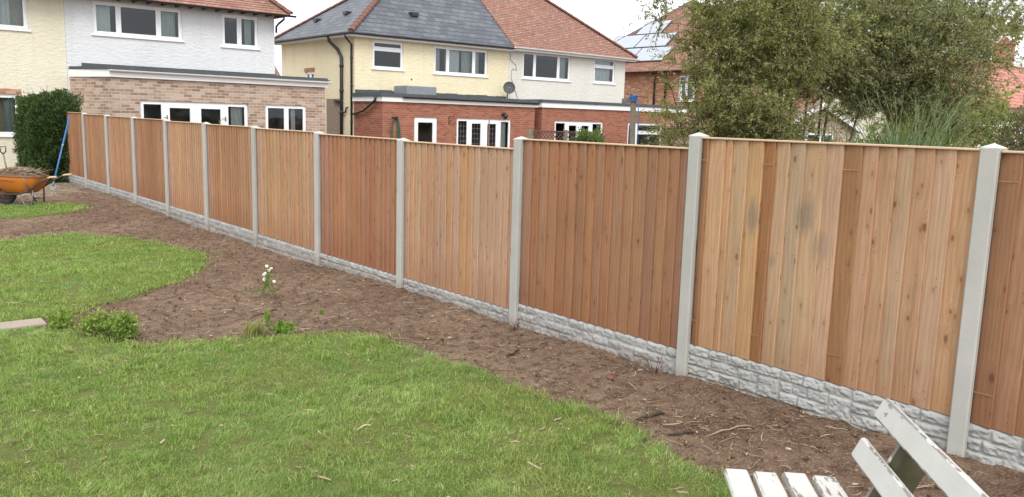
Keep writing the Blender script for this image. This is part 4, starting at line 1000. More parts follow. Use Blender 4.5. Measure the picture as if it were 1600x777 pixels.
hip_line('hip_tiles', (bx0, by1, 4.66), (ridx, ry, rz+.04), rf); hip_line('hip_tiles', (bx0, by0, 4.66), (ridx, ry, rz+.04), rf)
sl = Vector((1, 0, kb)).normalized(); upn = Vector((-kb, 0, 1)).normalized()
for (x0, z0, ys_) in ((35.02, 5.13, [(29.72, 32.0), (32.03, 34.6)]), (36.07, 5.99, [(30.45, 32.7), (32.73, 35.0)]), (37.14, 6.84, [(31.75, 33.6)])):
    for (ya, yb) in ys_:
        b = MB(); p = Vector((x0, ya, z0))+upn*.10; L_ = 1.30
        q = [p, p+Vector((0, yb-ya, 0)), p+Vector((0, yb-ya, 0))+sl*L_, p+sl*L_]; b.prism(q, upn*-.04)
        pn = b.build('solar_panel', M['solar'], rf)
        bb = MB()
        for (s_, t_) in ((q[0], q[1]), (q[1], q[2]), (q[2], q[3]), (q[3], q[0])): bb.tube([s_+upn*.002, t_+upn*.002], .013, 4)
        if (ya, yb) in (): pass
        o_ = bb.build('panel_frame', M['black'], rf)
gutter('gutter', [(bx0-.05, by1, 4.58), (bx0-.05, by0-.05, 4.60), (45.9, by0-.05, 4.6)], hb, 'black', .06)
for y in (29.85, 29.1): b = MB(); b.tube([(XB-.25, y, 4.5), (XB-.07, y, 4.2), (XB-.07, y, 0)], .055, 8); b.build('downpipe', M['black'], hb)
place_local(hb)

# ------------------------------------------------------------------ low gabled outbuilding, far bungalow and a wedge of roof between the houses
sh = tag(empty('outbuilding', (27.5, 16, 0)), 'low brick outbuilding with white gable boards seen between the tree trunks', 'outbuilding')
FO = Fac(0, 16, 0); op = (25.9, 28.6, .2, 1.72)
b = wall_mb(FO, 24.9, 30.1, -.3, 1.85, [op]); b.face([(24.9, 0, 1.85), (30.1, 0, 1.85), (27.45, 0, 2.66)]); b.M = None
b.face([(24.9, 21, -.3), (24.9, 16, -.3), (24.9, 16, 1.85), (24.9, 21, 1.85)]); b.face([(30.1, 16, -.3), (30.1, 21, -.3), (30.1, 21, 1.85), (30.1, 16, 1.85)]); b.build('wall', M['buff_brick'], sh)
b = MB(); roof_poly(b, [(24.6, 15.85, 1.78), (27.45, 15.85, 2.70), (27.45, 21, 2.70), (24.6, 21, 1.78)]); roof_poly(b, [(30.4, 15.85, 1.78), (30.4, 21, 1.78), (27.45, 21, 2.70), (27.45, 15.85, 2.70)]); b.build('roof', M['clay'], sh)
b = MB(); b.prism([(24.55, 15.80, 1.64), (27.45, 15.80, 2.58), (27.45, 15.80, 2.74), (24.55, 15.80, 1.80)], (0, .04, 0)); b.prism([(27.455, 15.80, 2.58), (30.45, 15.80, 1.64), (30.45, 15.80, 1.80), (27.455, 15.80, 2.74)], (0, .04, 0)); b.build('barge_boards', M['fascia'], sh)
window(FO, sh, *op, [(25.9, 26.8), (26.8, 27.7), (27.7, 28.6)], curt=[(26, 26.7, 'net')])
place_local(sh)
bg_ = tag(empty('bungalow', (50, 17, 0)), 'bungalow with pink tiled roof and cream wall at the right edge', 'bungalow')
FG = Fac(0, 16.3, 0)
b = wall_mb(FG, 39, 62, -.3, 3.15, [(43.2, 44.6, 1.9, 2.9), (47, 49, 1.9, 2.9)]); b.M = None; b.face([(39, 23, -.3), (39, 16.3, -.3), (39, 16.3, 3.15), (39, 23, 3.15)]); b.face([(39, 16.3, 3.15), (39, 23, 3.15), (39, 19.6, 5.7)]); b.build('wall', M['cream_render'], bg_)
window(FG, bg_, 43.2, 44.6, 1.9, 2.9, [(43.2, 43.9), (43.9, 44.6)]); window(FG, bg_, 47, 49, 1.9, 2.9, [(47, 48), (48, 49)])
b = MB(); roof_poly(b, [(38.8, 15.9, 3.15), (62, 15.9, 3.15), (62, 19.3, 5.75), (38.8, 19.3, 5.75)]); roof_poly(b, [(62, 23.3, 3.15), (38.8, 23.3, 3.15), (38.8, 19.3, 5.75), (62, 19.3, 5.75)]); rf = b.build('roof', M['pink_tile'], bg_)
b = MB(); b.box((51.6, 18.9, 5.4), (52.5, 19.7, 6.8)); b.box((51.5, 18.8, 6.8), (52.6, 19.8, 6.9)); b.tube([(51.85, 19.3, 6.9), (51.85, 19.3, 7.2)], .13, 8); b.tube([(52.25, 19.3, 6.9), (52.25, 19.3, 7.15)], .13, 8); b.build('chimney', M['far_brick'], rf)
place_local(bg_)
# brown tiled house glimpsed in the gap between the white and the yellow houses
fh = tag(empty('detached_house', (18, 47, 0)), 'brown roofed house glimpsed in the gap left of the yellow house', 'house')
b = MB(); b.box((13.0, 45, -.3), (20.5, 53, 2.9)); b.build('wall', M['far_brick'], fh)
b = MB(); roof_poly(b, [(12.6, 44.6, 2.9), (20.9, 44.6, 2.9), (20.9, 48.8, 6.2), (14.5, 48.8, 6.2)]); roof_poly(b, [(12.6, 53.4, 2.9), (12.6, 44.6, 2.9), (14.5, 48.8, 6.2)]); b.build('roof', M['clay'], fh)
place_local(fh)

# ------------------------------------------------------------------ foliage kit
def leaf_mesh(name, C, A, L, W, mat, parent=None, rng=RNG):
    """C centres, A axis directions (N,3), L, W arrays -> folded leaf of two quads sharing the midrib"""
    n = len(C); rnd_ = rng.normal(size=(n, 3)); A = A/np.linalg.norm(A, axis=1, keepdims=True)
    B = np.cross(A, rnd_); B /= np.linalg.norm(B, axis=1, keepdims=True)+1e-9; Nn = np.cross(A, B)
    L = L[:, None]; W = W[:, None]
    p0 = C; p3 = C+A*L+Nn*L*-.12
    s1 = C+A*L*.35+B*W*.5+Nn*W*.18; s2 = C+A*L*.35-B*W*.5+Nn*W*.18; t1 = C+A*L*.75+B*W*.3+Nn*W*.08; t2 = C+A*L*.75-B*W*.3+Nn*W*.08
    V = np.stack([p0, s1, t1, p3, t2, s2], 1).reshape(-1, 3); b = np.arange(n)[:, None]*6
    F = np.concatenate([b+np.array([[0, 1, 2, 3]]), b+np.array([[0, 3, 4, 5]])], 0)
    return np_mesh(name, V, F, M[mat], parent)
def n3(p, s, seed=0):
    q = np.asarray(p)*s; return np.array([mn.noise(Vector((float(a)+seed, float(b), float(c)))) for a, b, c in q])
def bezier(p0, p1, p2, n=7): return [p0*(1-t)**2+p1*2*t*(1-t)+p2*t*t for t in [i/(n-1) for i in range(n)]]

def grow(root, base, stems, blobs, seed, leaf, llen, lwid, twig_len=.40, per_twig=16, twigs=5, gap=.0, trunk_mat='bark', droop=.3, stem_r=.03):
    """multi-stemmed tree: stems = list of tips; blobs = (centre, radii, clusters)"""
    rg = np.random.default_rng(seed); rd = random.Random(seed); wood = MB(); nodes = []
    for k, (bp, tip) in enumerate(stems):
        bp = Vector(bp); tip = Vector(tip); mid = (bp+tip)/2+Vector((rd.uniform(-.2, .2), rd.uniform(-.2, .2), rd.uniform(.1, .4)))
        pts = bezier(bp, mid, tip, 9); rr = stem_r*rd.uniform(.7, 1.15)
        wood.tube(pts, [rr*(1-.82*i/8) for i in range(9)], 8)
        nodes += pts[2:]
    cl = []
    for (c, r, n) in blobs:
        got = 0; tries = 0
        while got < n and tries < n*12:
            tries += 1
            v = rg.normal(size=3); v /= np.linalg.norm(v); q = rg.random()**(1/2.4); p = np.array(c)+v*q*np.array(r)
            nv = mn.noise(Vector(p*1.5)+Vector((seed, 0, 0)))
            if nv < gap-.25 or (nv < gap and rg.random() < .7): continue
            cl.append(p); got += 1
    cl.sort(key=lambda p: min((Vector(p)-n_).length for n_ in nodes[::3]))
    NA = np.array([tuple(n_) for n_ in nodes]); C = []; A = []
    extra = []
    for p in cl:
        arr = NA if not extra else np.concatenate([NA, np.array(extra)])
        d = np.linalg.norm(arr-p, axis=1)+np.maximum(0, arr[:, 2]-p[2])*1.2; j = int(d.argmin()); s = Vector(arr[j]); e = Vector(p)
        L = (e-s).length; mid = (s+e)/2+Vector((rd.uniform(-.1, .1), rd.uniform(-.1, .1), .15*L))
        pts = bezier(s, mid, e, 5); r0_ = .004+.006*min(L, 1.2); r0_ *= .7; wood.tube(pts, [r0_, r0_*.85, r0_*.7, r0_*.55, r0_*.4], 4, cap=False)
        extra += [tuple(pts[2]), tuple(pts[4])]
        outd = (e-s).normalized()
        for t_ in range(twigs):
            dv = Vector(rg.normal(size=3)*.8)+outd*.8+Vector((0, 0, .25)); dv.normalize(); TL = twig_len*rd.uniform(.55, 1.2)
            end = e+dv*TL; mm = e+dv*TL*.5+Vector((0, 0, .05)); tp = bezier(e, mm, end-Vector((0, 0, droop*TL*.5)), 4)
            wood.tube(tp, [.0035, .003, .0022, .0012], 3, cap=False)
            ta = np.array([tuple(x) for x in tp]); n = int(per_twig*rd.uniform(.6, 1.3))
            u = rg.random(n)*2.999; i0 = u.astype(int); f = (u-i0)[:, None]
            pos = ta[i0]*(1-f)+ta[i0+1]*f+rg.normal(0, .012, (n, 3)); ax = (ta[i0+1]-ta[i0]); ax /= np.linalg.norm(ax, axis=1, keepdims=True)
            C.append(pos); A.append(ax*.7+rg.normal(0, .55, (n, 3))-np.array([0, 0, droop*.6]))
    C = np.concatenate(C); A = np.concatenate(A); n = len(C)
    tk = wood.build('trunk', M[trunk_mat], root)
    leaf_mesh('crown', C, A, llen*rg.uniform(.6, 1.25, n), lwid*rg.uniform(.65, 1.2, n), leaf, root, rg)
    return n

def local_fix(o):
    for ch in o.children: ch.matrix_parent_inverse = Matrix.Translation(o.location).inverted()

# two multi-stemmed trees beyond the fence
t1 = tag(empty('leafy_tree', (9.35, 6.9, -.1)), 'bushy olive leaved tree behind the near fence panels, in front of the solar roof', 'tree', 'trees behind the fence')
stems = [((9.35+dx, 6.9+dy, -.1), (9.3+tx, 6.95+ty, tz)) for dx, dy, tx, ty, tz in ((0, 0, -.2, .3, 3.3), (.1, .05, .0, .1, 4.0), (.15, -.1, .5, -.3, 3.7), (-.1, .1, -.4, .45, 2.4), (.05, -.12, .7, -.75, 2.9), (-.1, 0, -.2, -.1, 3.3), (.2, -.2, .95, -1.0, 3.6))]
n1 = grow(t1, None, stems, [((9.35, 6.85, 2.1), (.8, .95, .85), 150), ((9.5, 6.6, 3.3), (.7, .85, .85), 110), ((9.15, 7.05, 3.0), (.5, .6, .8), 40), ((9.7, 6.4, 1.9), (.5, .55, .8), 70), ((10.0, 6.1, 3.5), (.7, .7, 1.0), 65), ((8.7, 7.35, 3.3), (.35, .3, .3), 8), ((10.6, 6.9, 3.6), (.7, .6, .9), 60)], 3, 'shrub_leaf', .048, .017, .42, 25, 6, -.10, stem_r=.028)
local_fix(t1)
t2 = tag(empty('leafy_tree', (12.2, 6.9, -.1)), 'wide airy grey green tree on several thin dark trunks, crown past the top', 'tree', 'trees behind the fence')
stems = [((12.0+dx, 6.9+dy, -.1), (12.2+tx, 6.8+ty, tz)) for dx, dy, tx, ty, tz in ((-.45, .3, -.9, .8, 3.6), (-.3, .2, -.3, .3, 4.2), (-.1, .1, .2, .1, 4.6), (.1, -.1, .8, -.5, 4.3), (.2, -.25, 1.4, -.9, 3.8), (.3, -.3, 1.9, -1.4, 3.4), (-.2, -.1, .5, .5, 3.9), (.35, -.35, 1.2, -.8, 3.0))]
n2 = grow(t2, None, stems, [((12.2, 7.1, 3.6), (1.0, 1.1, 1.0), 130), ((12.9, 6.4, 3.1), (1.0, 1.0, .9), 150), ((13.7, 5.95, 2.7), (.8, .75, 1.0), 140), ((13.3, 6.2, 4.0), (1.0, 1.0, .8), 70), ((11.5, 7.5, 3.1), (.7, .7, .9), 80), ((14.15, 5.5, 3.1), (.45, .45, .7), 22), ((13.1, 6.5, 2.4), (.8, .7, .45), 70), ((11.7, 7.1, 2.75), (.95, .9, .42), 95), ((12.25, 7.0, 2.75), (.6, .6, .45), 70), ((13.9, 5.75, 4.0), (.7, .7, .6), 34), ((14.7, 5.1, 3.7), (.4, .4, .6), 12)], 8, 'tree_leaf', .056, .015, .52, 27, 6, -.08, stem_r=.032)
local_fix(t2)
t3 = tag(empty('leafy_tree', (26.0, 10.8, -.2)), 'distant rounded green tree in front of the bungalow', 'tree', 'trees behind the fence')
grow(t3, None, [((26+a, 10.8-a, -.2), (26+a*4, 10.8-a*3, 2.8)) for a in (-.2, 0, .2)], [((25.8, 11.4, 1.9), (1.5, 1.6, 1.0), 130), ((26.8, 10.4, 2.3), (1., 1.1, .9), 70)], 19, 'shrub_leaf', .11, .06, .5, 14, 5, -.3, stem_r=.06); local_fix(t3)
t4 = tag(empty('leafy_tree', (56, 27, -.2)), 'tall sparse tree far behind the bungalow at the right edge', 'tree', 'trees behind the fence')
grow(t4, None, [((56+a, 27-a, -.2), (56+a*5, 26-a*4, 8.5+a)) for a in (-.5, 0, .5)], [((55, 27, 8.6), (3.4, 3.4, 1.5), 90), ((59, 23, 8.2), (3, 3, 1.3), 50)], 23, 'shrub_leaf', .22, .13, 1.1, 14, 5, -.1, stem_r=.16); local_fix(t4)
t5 = tag(empty('leafy_tree', (24, 66, -.2)), 'dark distant tree top in the gap left of the yellow house', 'tree', 'trees behind the fence')
grow(t5, None, [((24, 66, -.2), (24, 66, 7))], [((24.5, 64, 7.2), (3.0, 3, 1.6), 80)], 29, 'green_leaf', .3, .2, .9, 12, 4, -.3, stem_r=.2); local_fix(t5)

def hedge(name, x0, x1, y0, y1, z0, z1, n, mat, label, cat, seed, ll=.05, lw=.025, rnd_top=.12, ang=0, parent_loc=None, twigs=0, core=.12, rough_=.14):
    rg = np.random.default_rng(seed); cx, cy = (x0+x1)/2, (y0+y1)/2; root = tag(empty(name, (cx, cy, z0), ang), label, cat)
    hx, hy_, hz = (x1-x0)/2, (y1-y0)/2, (z1-z0)
    v = rg.normal(size=(n, 3)); 
    p = v/np.max(np.abs(v), axis=1, keepdims=True); sp = v/np.linalg.norm(v, axis=1, keepdims=True); p = p*.72+sp*.36     # rounded box shell
    q = 1-np.abs(rg.normal(0, .17, n)); nz_ = n3(p*np.array([hx, hy_, hz/2])+seed, 2.6)*rough_*1.6+n3(p*np.array([hx, hy_, hz/2]), 7)*rough_*.6
    P = p*(q+nz_)[:, None]*np.array([hx, hy_, hz/2])+np.array([0, 0, hz/2])
    P = P[P[:, 2] > .01]; n = len(P); nr = P-np.array([0, 0, hz/2]); nr /= np.linalg.norm(nr, axis=1, keepdims=True)
    A = nr*.6+rg.normal(0, .6, (n, 3))+np.array([0, 0, .35])
    leaf_mesh('foliage', P, A, ll*rg.uniform(.6, 1.3, n), lw*rg.uniform(.7, 1.2, n), mat, root, rg)
    b = MB(); rd = random.Random(seed)
    for k in range(14):
        a = rd.uniform(0, 6.28); bx, by = math.cos(a)*hx*.35, math.sin(a)*hy_*.35
        b.tube([(bx, by, 0), (bx*1.2, by*1.2, hz*.45), (bx*1.7+rd.uniform(-.1, .1), by*1.7, hz*.86)], [.022, .014, .006], 5)
    # dense inner twigs so nothing shows through
    for k in range(700):
        s = Vector((rd.uniform(-.78, .78)*hx, rd.uniform(-.78, .78)*hy_, rd.uniform(.03, .88)*hz)); d = Vector((rd.uniform(-1, 1), rd.uniform(-1, 1), rd.uniform(0, 1)))*.28
        b.tube([s, s+d], [.008, .003], 3, cap=False)
    for k in range(twigs):
        s = Vector((rd.uniform(-.8, .8)*hx, rd.uniform(-.8, .8)*hy_, hz*.92)); d = Vector((rd.uniform(-.35, .35), rd.uniform(-.3, .3), 1))*rd.uniform(.15, .5)
        b.tube([s, s+d*.5+Vector((.02, 0, 0)), s+d], [.006, .004, .002], 4)
    b.build('stems', M['bark'], root)
    return root
hedge('evergreen_hedge', 3.98, 5.16, 22.75, 24.6, -.02, 2.08, 60000, 'green_leaf', 'dark green evergreen hedge at the far end of the fence', 'hedge', 41, .062, .028, twigs=26, rough_=.16)
hedge('clipped_hedge', 14.9, 18.6, 3.4, 5.9, 0, 2.16, 20000, 'mid_leaf', 'bright green hedge top in front of the bungalow at the right', 'hedge', 43, .06, .035)
hedge('brown_shrub', 12.6, 14.6, 3.6, 4.9, 0, 2.02, 12000, 'brown_leaf', 'reddish brown twiggy shrub just above the right end of the fence', 'shrub', 44, .05, .02, rough_=.22)
hedge('trellis_shrub', 14.0, 14.7, 14.0, 14.7, -.1, 1.63, 8000, 'mid_leaf', 'bushy green shrub climbing over the brown trellis', 'shrub', 45, .06, .035, rough_=.25)
hedge('low_shrub', 9.6, 11.2, 4.6, 5.6, 0, 1.72, 9000, 'reed_leaf', 'dull green shrub behind the near pale fence panel', 'shrub', 46, .06, .02, rough_=.2)

# spindly flowering plant in front of the patio doors
def stemmy(name, x, y, h, n, spread, leaf, label, cat, seed, ll=.06, lw=.03, head=None, per=16, stem_mat='bark', grp=None, zb=None, bs=.03):
    rg = np.random.default_rng(seed); rd = random.Random(seed); z0 = gz(x, y) if zb is None else zb
    root = tag(empty(name, (x, y, z0)), label, cat, grp); b = MB(); C = []; A = []; heads = []
    for k in range(n):
        a = rd.uniform(0, 6.28); s_ = spread*rd.random(); hh = h*rd.uniform(.45, 1); tip = Vector((math.cos(a)*s_, math.sin(a)*s_, hh*(1.05-.45*s_/max(spread, .01))))
        pts = bezier(Vector((rd.uniform(-bs, bs)*h*3, rd.uniform(-bs, bs)*h*3, 0)), Vector((tip.x*.3, tip.y*.3, hh*.6)), tip, 6)
        b.tube(pts, [.004*max(h, .35)*(1-.12*i) for i in range(6)], 5); heads.append(tip)
        ta = np.array([tuple(q) for q in pts]); u = (.15+.85*rg.random(per))*4.999; i0 = u.astype(int); f = (u-i0)[:, None]
        C.append(ta[i0]*(1-f)+ta[i0+1]*f); A.append(rg.normal(0, .8, (per, 3))+np.array([0, 0, .5]))
    b.build('stems', M[stem_mat], root); C = np.concatenate(C); A = np.concatenate(A); m_ = len(C)
    leaf_mesh('leaves', C, A, ll*rg.uniform(.5, 1.3, m_), lw*rg.uniform(.6, 1.2, m_), leaf, root, rg)
    return root, heads
stemmy('garden_plant', 6.95, 20.7, 2.04, 12, .40, 'fresh_leaf', 'spindly yellow green plant with dark seed heads in front of the white patio doors', 'plant', 51, .09, .05, per=26, zb=-.1)
stemmy('garden_plant', 7.55, 20.1, 2.0, 9, .35, 'fresh_leaf', 'yellow green plant right of the spindly one by the patio doors', 'plant', 52, .09, .05, per=24, zb=-.1)

# grasses behind the fence
def reeds(name, x, y, z0, n, h, spread, w_, label, seed, arch=.8, mat='reed_leaf', cat='ornamental grass'):
    rg = np.random.default_rng(seed); a = rg.uniform(0, 2*np.pi, n); s = spread*rg.random(n); hh = h*rg.uniform(.55, 1.05, n); ar = arch*rg.uniform(.3, 1.2, n)
    bx, by = x+rg.normal(0, spread*.18, n), y+rg.normal(0, spread*.18, n); seg = 9; V = []
    wa = a+np.pi/2+rg.normal(0, .4, n)
    for k in range(seg+1):
        t = k/seg; r = s*.25*t+ar*hh*.55*t**2.6; zz = z0+hh*(t-.42*np.clip(ar, 0, 1.2)*t**3.2)
        ww_ = w_*(1-t**3)*.5+.0006; cx, cy = bx+np.cos(a)*r, by+np.sin(a)*r
        V += [np.stack([cx-np.cos(wa)*ww_, cy-np.sin(wa)*ww_, zz], 1), np.stack([cx+np.cos(wa)*ww_, cy+np.sin(wa)*ww_, zz], 1)]
    V = np.stack(V, 1).reshape(-1, 3); q = (seg+1)*2; F = (np.arange(n)[:, None, None]*q+np.array([[2*k, 2*k+1, 2*k+3, 2*k+2] for k in range(seg)])[None]).reshape(-1, 4)
    return tag(np_mesh(name, V, F, M[mat]), label, cat, 'grasses behind the fence')
reeds('pampas_grass', 7.72, 3.62, .0, 1100, 2.75, .5, .009, 'big arching clump of long thin green blades above the near pale panel', 61, 1.0)
reeds('pampas_grass', 8.2, 3.35, .0, 520, 2.6, .5, .009, 'smaller arching clump of thin blades beside the brown shrub', 62, 1.2)
reeds('iris_clump', 7.30, 4.02, .0, 46, 2.10, .36, .030, 'upright clump of broad sword shaped leaves left of the arching grass', 63, .12)

# ------------------------------------------------------------------ washing line post, trellis, feeder pole
wp = tag(empty('washing_line_post', (12.2, 10.95, -.2)), 'weathered timber post with blue rope tied round its metal cross bar', 'post')
b = MB(); b.M = Matrix.Rotation(R(-2), 4, 'Y'); b.box((-.042, -.042, 0), (.042, .042, 2.56), bev=.008); b.build('post', M['post_wood'], wp)
b = MB(); b.tube([(-.10+.02, .18, 2.64), (-.09, -.02, 2.60), (-.04, -.30, 2.56)], .013, 6); b.build('cross_bar', M['rust'], wp)
b = MB(); rd = random.Random(4)
for k in range(7):
    pts = [(-.085+.075*math.cos(t*.7+k), .08*math.sin(t*.7+k), 2.50+.014*k+.02*math.sin(t)) for t in range(10)]; b.tube(pts, .010, 5)
b.tube([(-.03, -.07, 2.5), (0, -.075, 2.2), (.01, -.07, 1.9), (.02, -.08, 1.4)], .009, 5); b.build('rope', M['blue'], wp)
tr = tag(empty('lattice_trellis', (12.5, 14.9, 0)), 'brown diamond lattice trellis between grey posts behind the red panel', 'trellis')
b = MB(); TY = 14.9; X0, X1 = 12.95, 15.25
def latt(x0, x1, z0, z1):
    L_ = z1-z0; k = x0-L_
    while k < x1:
        for sg in (1, -1):
            if sg == 1: a0, a1 = (k, z0), (k+L_, z1)
            else: a0, a1 = (k, z1), (k+L_, z0)
            (ax, az), (bx, bz) = a0, a1
            if ax < x0: az += (bz-az)*(x0-ax)/(bx-ax); ax = x0
            if bx > x1: bz = az+(bz-az)*(x1-ax)/(bx-ax) if bx != ax else bz; bx = x1
            if bx-ax > .03: b.tube([(ax, TY+.008*sg, az), (bx, TY+.008*sg, bz)], .009, 4)
        k += .11
latt(X0+.05, X1-.05, .7, 1.60)
b.box((X0+.04, TY-.02, 1.60), (X1-.04, TY+.02, 1.63)); b.build('lattice', M['lattice'], tr)
for x in (X0, (X0+X1)/2, X1): b = MB(); b.box((x-.045, TY-.045, -.1), (x+.045, TY+.045, 1.66), bev=.008); b.build('trellis_post', M['post_wood'], tr)
tr.location = (12.5, 14.9, 0); local_fix(tr)
b = MB(); b.tube([(10.0, 12.75, -.1), (10.02, 12.75, 1.0), (10.04, 12.75, 2.05)], .013, 6)
tag(b.build('garden_pole', M['rust']), 'thin dark upright pole in front of the leaded patio doors', 'pole')

# ------------------------------------------------------------------ wheelbarrow
wb_ = tag(empty('wheelbarrow', (2.70, 18.05, 0), R(-33)), 'orange wheelbarrow heaped with dead roots and clippings on the grass strip', 'wheelbarrow')
wb_.location.z = gz(2.7, 18.05)+.02
b = MB()
rim = [(-.22, -.25), (-.10, -.30), (.35, -.33), (.62, -.31), (.70, -.22), (.70, .22), (.62, .31), (.35, .33), (-.10, .30), (-.22, .25)]
bot = [(.10, -.10), (.14, -.15), (.33, -.19), (.48, -.18), (.52, -.12), (.52, .12), (.48, .18), (.33, .19), (.14, .15), (.10, .10)]
rz_ = lambda x: .56-.03*(x+.2)
n = len(rim); vs = []
for t in [0, .12, .3, .5, .7, .88, 1]:
    for (r_, q) in zip(rim, bot):
        f = 1-(1-t)**1.5 if t < 1 else 1
        x = q[0]+(r_[0]-q[0])*f; y = q[1]+(r_[1]-q[1])*f; vs.append((x, y, .235+(rz_(x)-.235)*t**1.15))
fs = [[i*n+k, i*n+(k+1) % n, (i+1)*n+(k+1) % n, (i+1)*n+k] for i in range(6) for k in range(n)]+[list(range(n))[::-1]]
b.mesh(vs, fs, smooth=True)
tub = b.build('tub', M['orange'], wb_)
b = MB(); b.tube([(x, y, rz_(x)+.004) for x, y in rim]+[(rim[0][0], rim[0][1], rz_(rim[0][0])+.004)], .014, 6); b.build('rim', M['rust'], tub)
def txt(s, size, M_, mat, parent, name='lettering'):
    c = bpy.data.curves.new(name, 'FONT'); c.body = s; c.size = size; c.extrude = .001; c.align_x = 'CENTER'
    tmp = bpy.data.objects.new('tmp', c); COL.objects.link(tmp); dg = bpy.context.evaluated_depsgraph_get(); me = bpy.data.meshes.new_from_object(tmp.evaluated_get(dg))
    bpy.data.objects.remove(tmp); me.transform(M_); me.materials.clear(); me.materials.append(mat); o_ = bpy.data.objects.new(name, me); COL.objects.link(o_); o_.parent = parent; return o_
# lettering on the near side: the side leans out, follow it
zz = .455; Mx = Matrix.Translation((.17, -.312, zz)) @ Matrix.Rotation(R(-3), 4, 'Z') @ Matrix.Rotation(R(90-17), 4, 'X')
txt('WALSO', .085, Mx, M['black'], tub)
b = MB(); b.M = Matrix.Translation((-.005, -.302, zz)) @ Matrix.Rotation(R(-3), 4, 'Z') @ Matrix.Rotation(R(90-17), 4, 'X')
for a in range(5): b.prism([(0, 0, 0), (.02*math.cos(a*1.25), .02*math.sin(a*1.25), 0), (.045*math.cos(a*1.25+.35), .045*math.sin(a*1.25+.35)+.02, 0)], (0, 0, .001))
b.build('emblem', M['black'], tub)
for sgn in (-1, 1):
    b = MB(); b.tube([(-.22, sgn*.06, .20), (-.05, sgn*.10, .195), (.30, sgn*.20, .215), (.50, sgn*.24, .27), (.74, sgn*.30, .45), (.92, sgn*.34, .54)], .017, 8); b.build('frame_rail', M['frame'], wb_)
    b = MB(); b.tube([(.90, sgn*.335, .535), (.94, sgn*.345, .55), (1.06, sgn*.35, .56)], .020, 8); b.build('handle_grip', M['grip'], wb_)
    b = MB(); b.tube([(.34, sgn*.21, .22), (.44, sgn*.26, .0), (.56, sgn*.26, .0), (.58, sgn*.24, .30)], .013, 8); b.tube([(.40, sgn*.24, .10), (.57, sgn*.25, .10)], .008, 6); b.build('leg', M['metal'] if sgn < 0 else M['black'], wb_)
    b = MB(); b.tube([(.47, sgn*.325, .53), (.50, sgn*.29, .40), (.53, sgn*.25, .29)], .011, 6); b.build('tub_brace', M['metal'], wb_)
wh = MB(); vs = []
for i in range(32):
    t = 2*math.pi*i/32
    for k in range(10):
        u = 2*math.pi*k/10; rr = .142+.052*math.cos(u); vs.append((rr*math.cos(t), .048*math.sin(u), .195+rr*math.sin(t)))
wh.mesh(vs, [[i*10+k, i*10+(k+1) % 10, ((i+1) % 32)*10+(k+1) % 10, ((i+1) % 32)*10+k] for i in range(32) for k in range(10)], smooth=True)
wheel = wh.build('wheel', M['rubber'], wb_)
b = MB(); b.tube([(0, -.03, .195), (0, .03, .195)], .105, 24); b.build('wheel_rim', M['rust'], wheel)
b = MB(); b.tube([(0, -.085, .195), (0, .085, .195)], .022, 12); b.build('axle', M['metal'], wheel)
# heap in the tub
hp_ = MB(); vs = []; nn_ = 16
for i in range(7):
    for k in range(nn_):
        t = 2*math.pi*k/nn_; q = 1-i/6; vs.append((.24+.44*q*math.cos(t), .29*q*math.sin(t), .53+.13*(1-q*q)+.02*math.sin(5*t+i*2)*(q < .9)))
hp_.mesh(vs, [[i*nn_+k, i*nn_+(k+1) % nn_, (i+1)*nn_+(k+1) % nn_, (i+1)*nn_+k] for i in range(6) for k in range(nn_)]+[[6*nn_+k for k in range(nn_)]], smooth=True)
hpo = tag(hp_.build('clippings_heap', M['soil']), 'heap of dead stems and roots filling the orange wheelbarrow', 'clippings', kind='stuff')
hpo.location = wb_.location; hpo.rotation_euler = wb_.rotation_euler
b = MB(); rd = random.Random(8)
for k in range(650):
    x, y = rd.gauss(.22, .22), rd.gauss(0, .13); q = ((x-.24)/.46)**2+(y/.3)**2
    if q > 1: continue
    z = .555+.13*(1-q); a = rd.uniform(0, 3.14); e_ = rd.gauss(.12, .25); L_ = rd.uniform(.05, .22); d = Vector((math.cos(a)*math.cos(e_), math.sin(a)*math.cos(e_), math.sin(e_)))*L_
    s_ = Vector((x, y, z)); b.tube([s_-d*.5, s_+Vector((0, 0, rd.uniform(-.01, .03))), s_+d*.5], [.003, .004, .0015], 4, cap=False)
for k in range(26):
    s_ = Vector((.30+rd.uniform(-.1, .3), rd.uniform(-.2, .2), .60)); d = Vector((rd.uniform(.1, .3), rd.uniform(-.1, .1), rd.uniform(.03, .12))); b.tube([s_, s_+d*.5, s_+d], [.006, .005, .002], 5)
hs_ = b.build('dead_stems', M['straw'], hpo)

# ------------------------------------------------------------------ hand tools
bt = tag(empty('long_handled_tool', (3.95, 20.6, 0)), 'long blue handled tool leaning on the dark hedge beside the fence', 'garden tool')
p0 = Vector((3.93, 20.45, .03)); p1 = Vector((4.60, 21.55, 1.66))
b = MB(); b.tube([p0+(p1-p0)*.12, p1], .021, 10); hd = b.build('handle', M['blue'], bt)
b = MB(); b.tube([p0+(p1-p0)*.60, p0+(p1-p0)*.612], .0225, 10); b.build('sticker', M['yellow_disc'], hd)
b = MB(); d_ = (p1-p0).normalized(); sd_ = Vector((0, 0, 1)).cross(d_).normalized(); q = p0+(p1-p0)*.12
b.tube([q, q-d_*.10], [.026, .03], 8); b.prism([q-d_*.06-sd_*.05, q-d_*.06+sd_*.05, q-d_*.18+sd_*.045, q-d_*.21, q-d_*.18-sd_*.045], Vector((.012, -.008, 0))); b.build('blade', M['metal'], bt)
local_fix(bt)
sp = tag(empty('spade', (2.7, 21.5, 0)), 'spade with black D shaped handle standing at the left edge by the cream wall', 'spade')
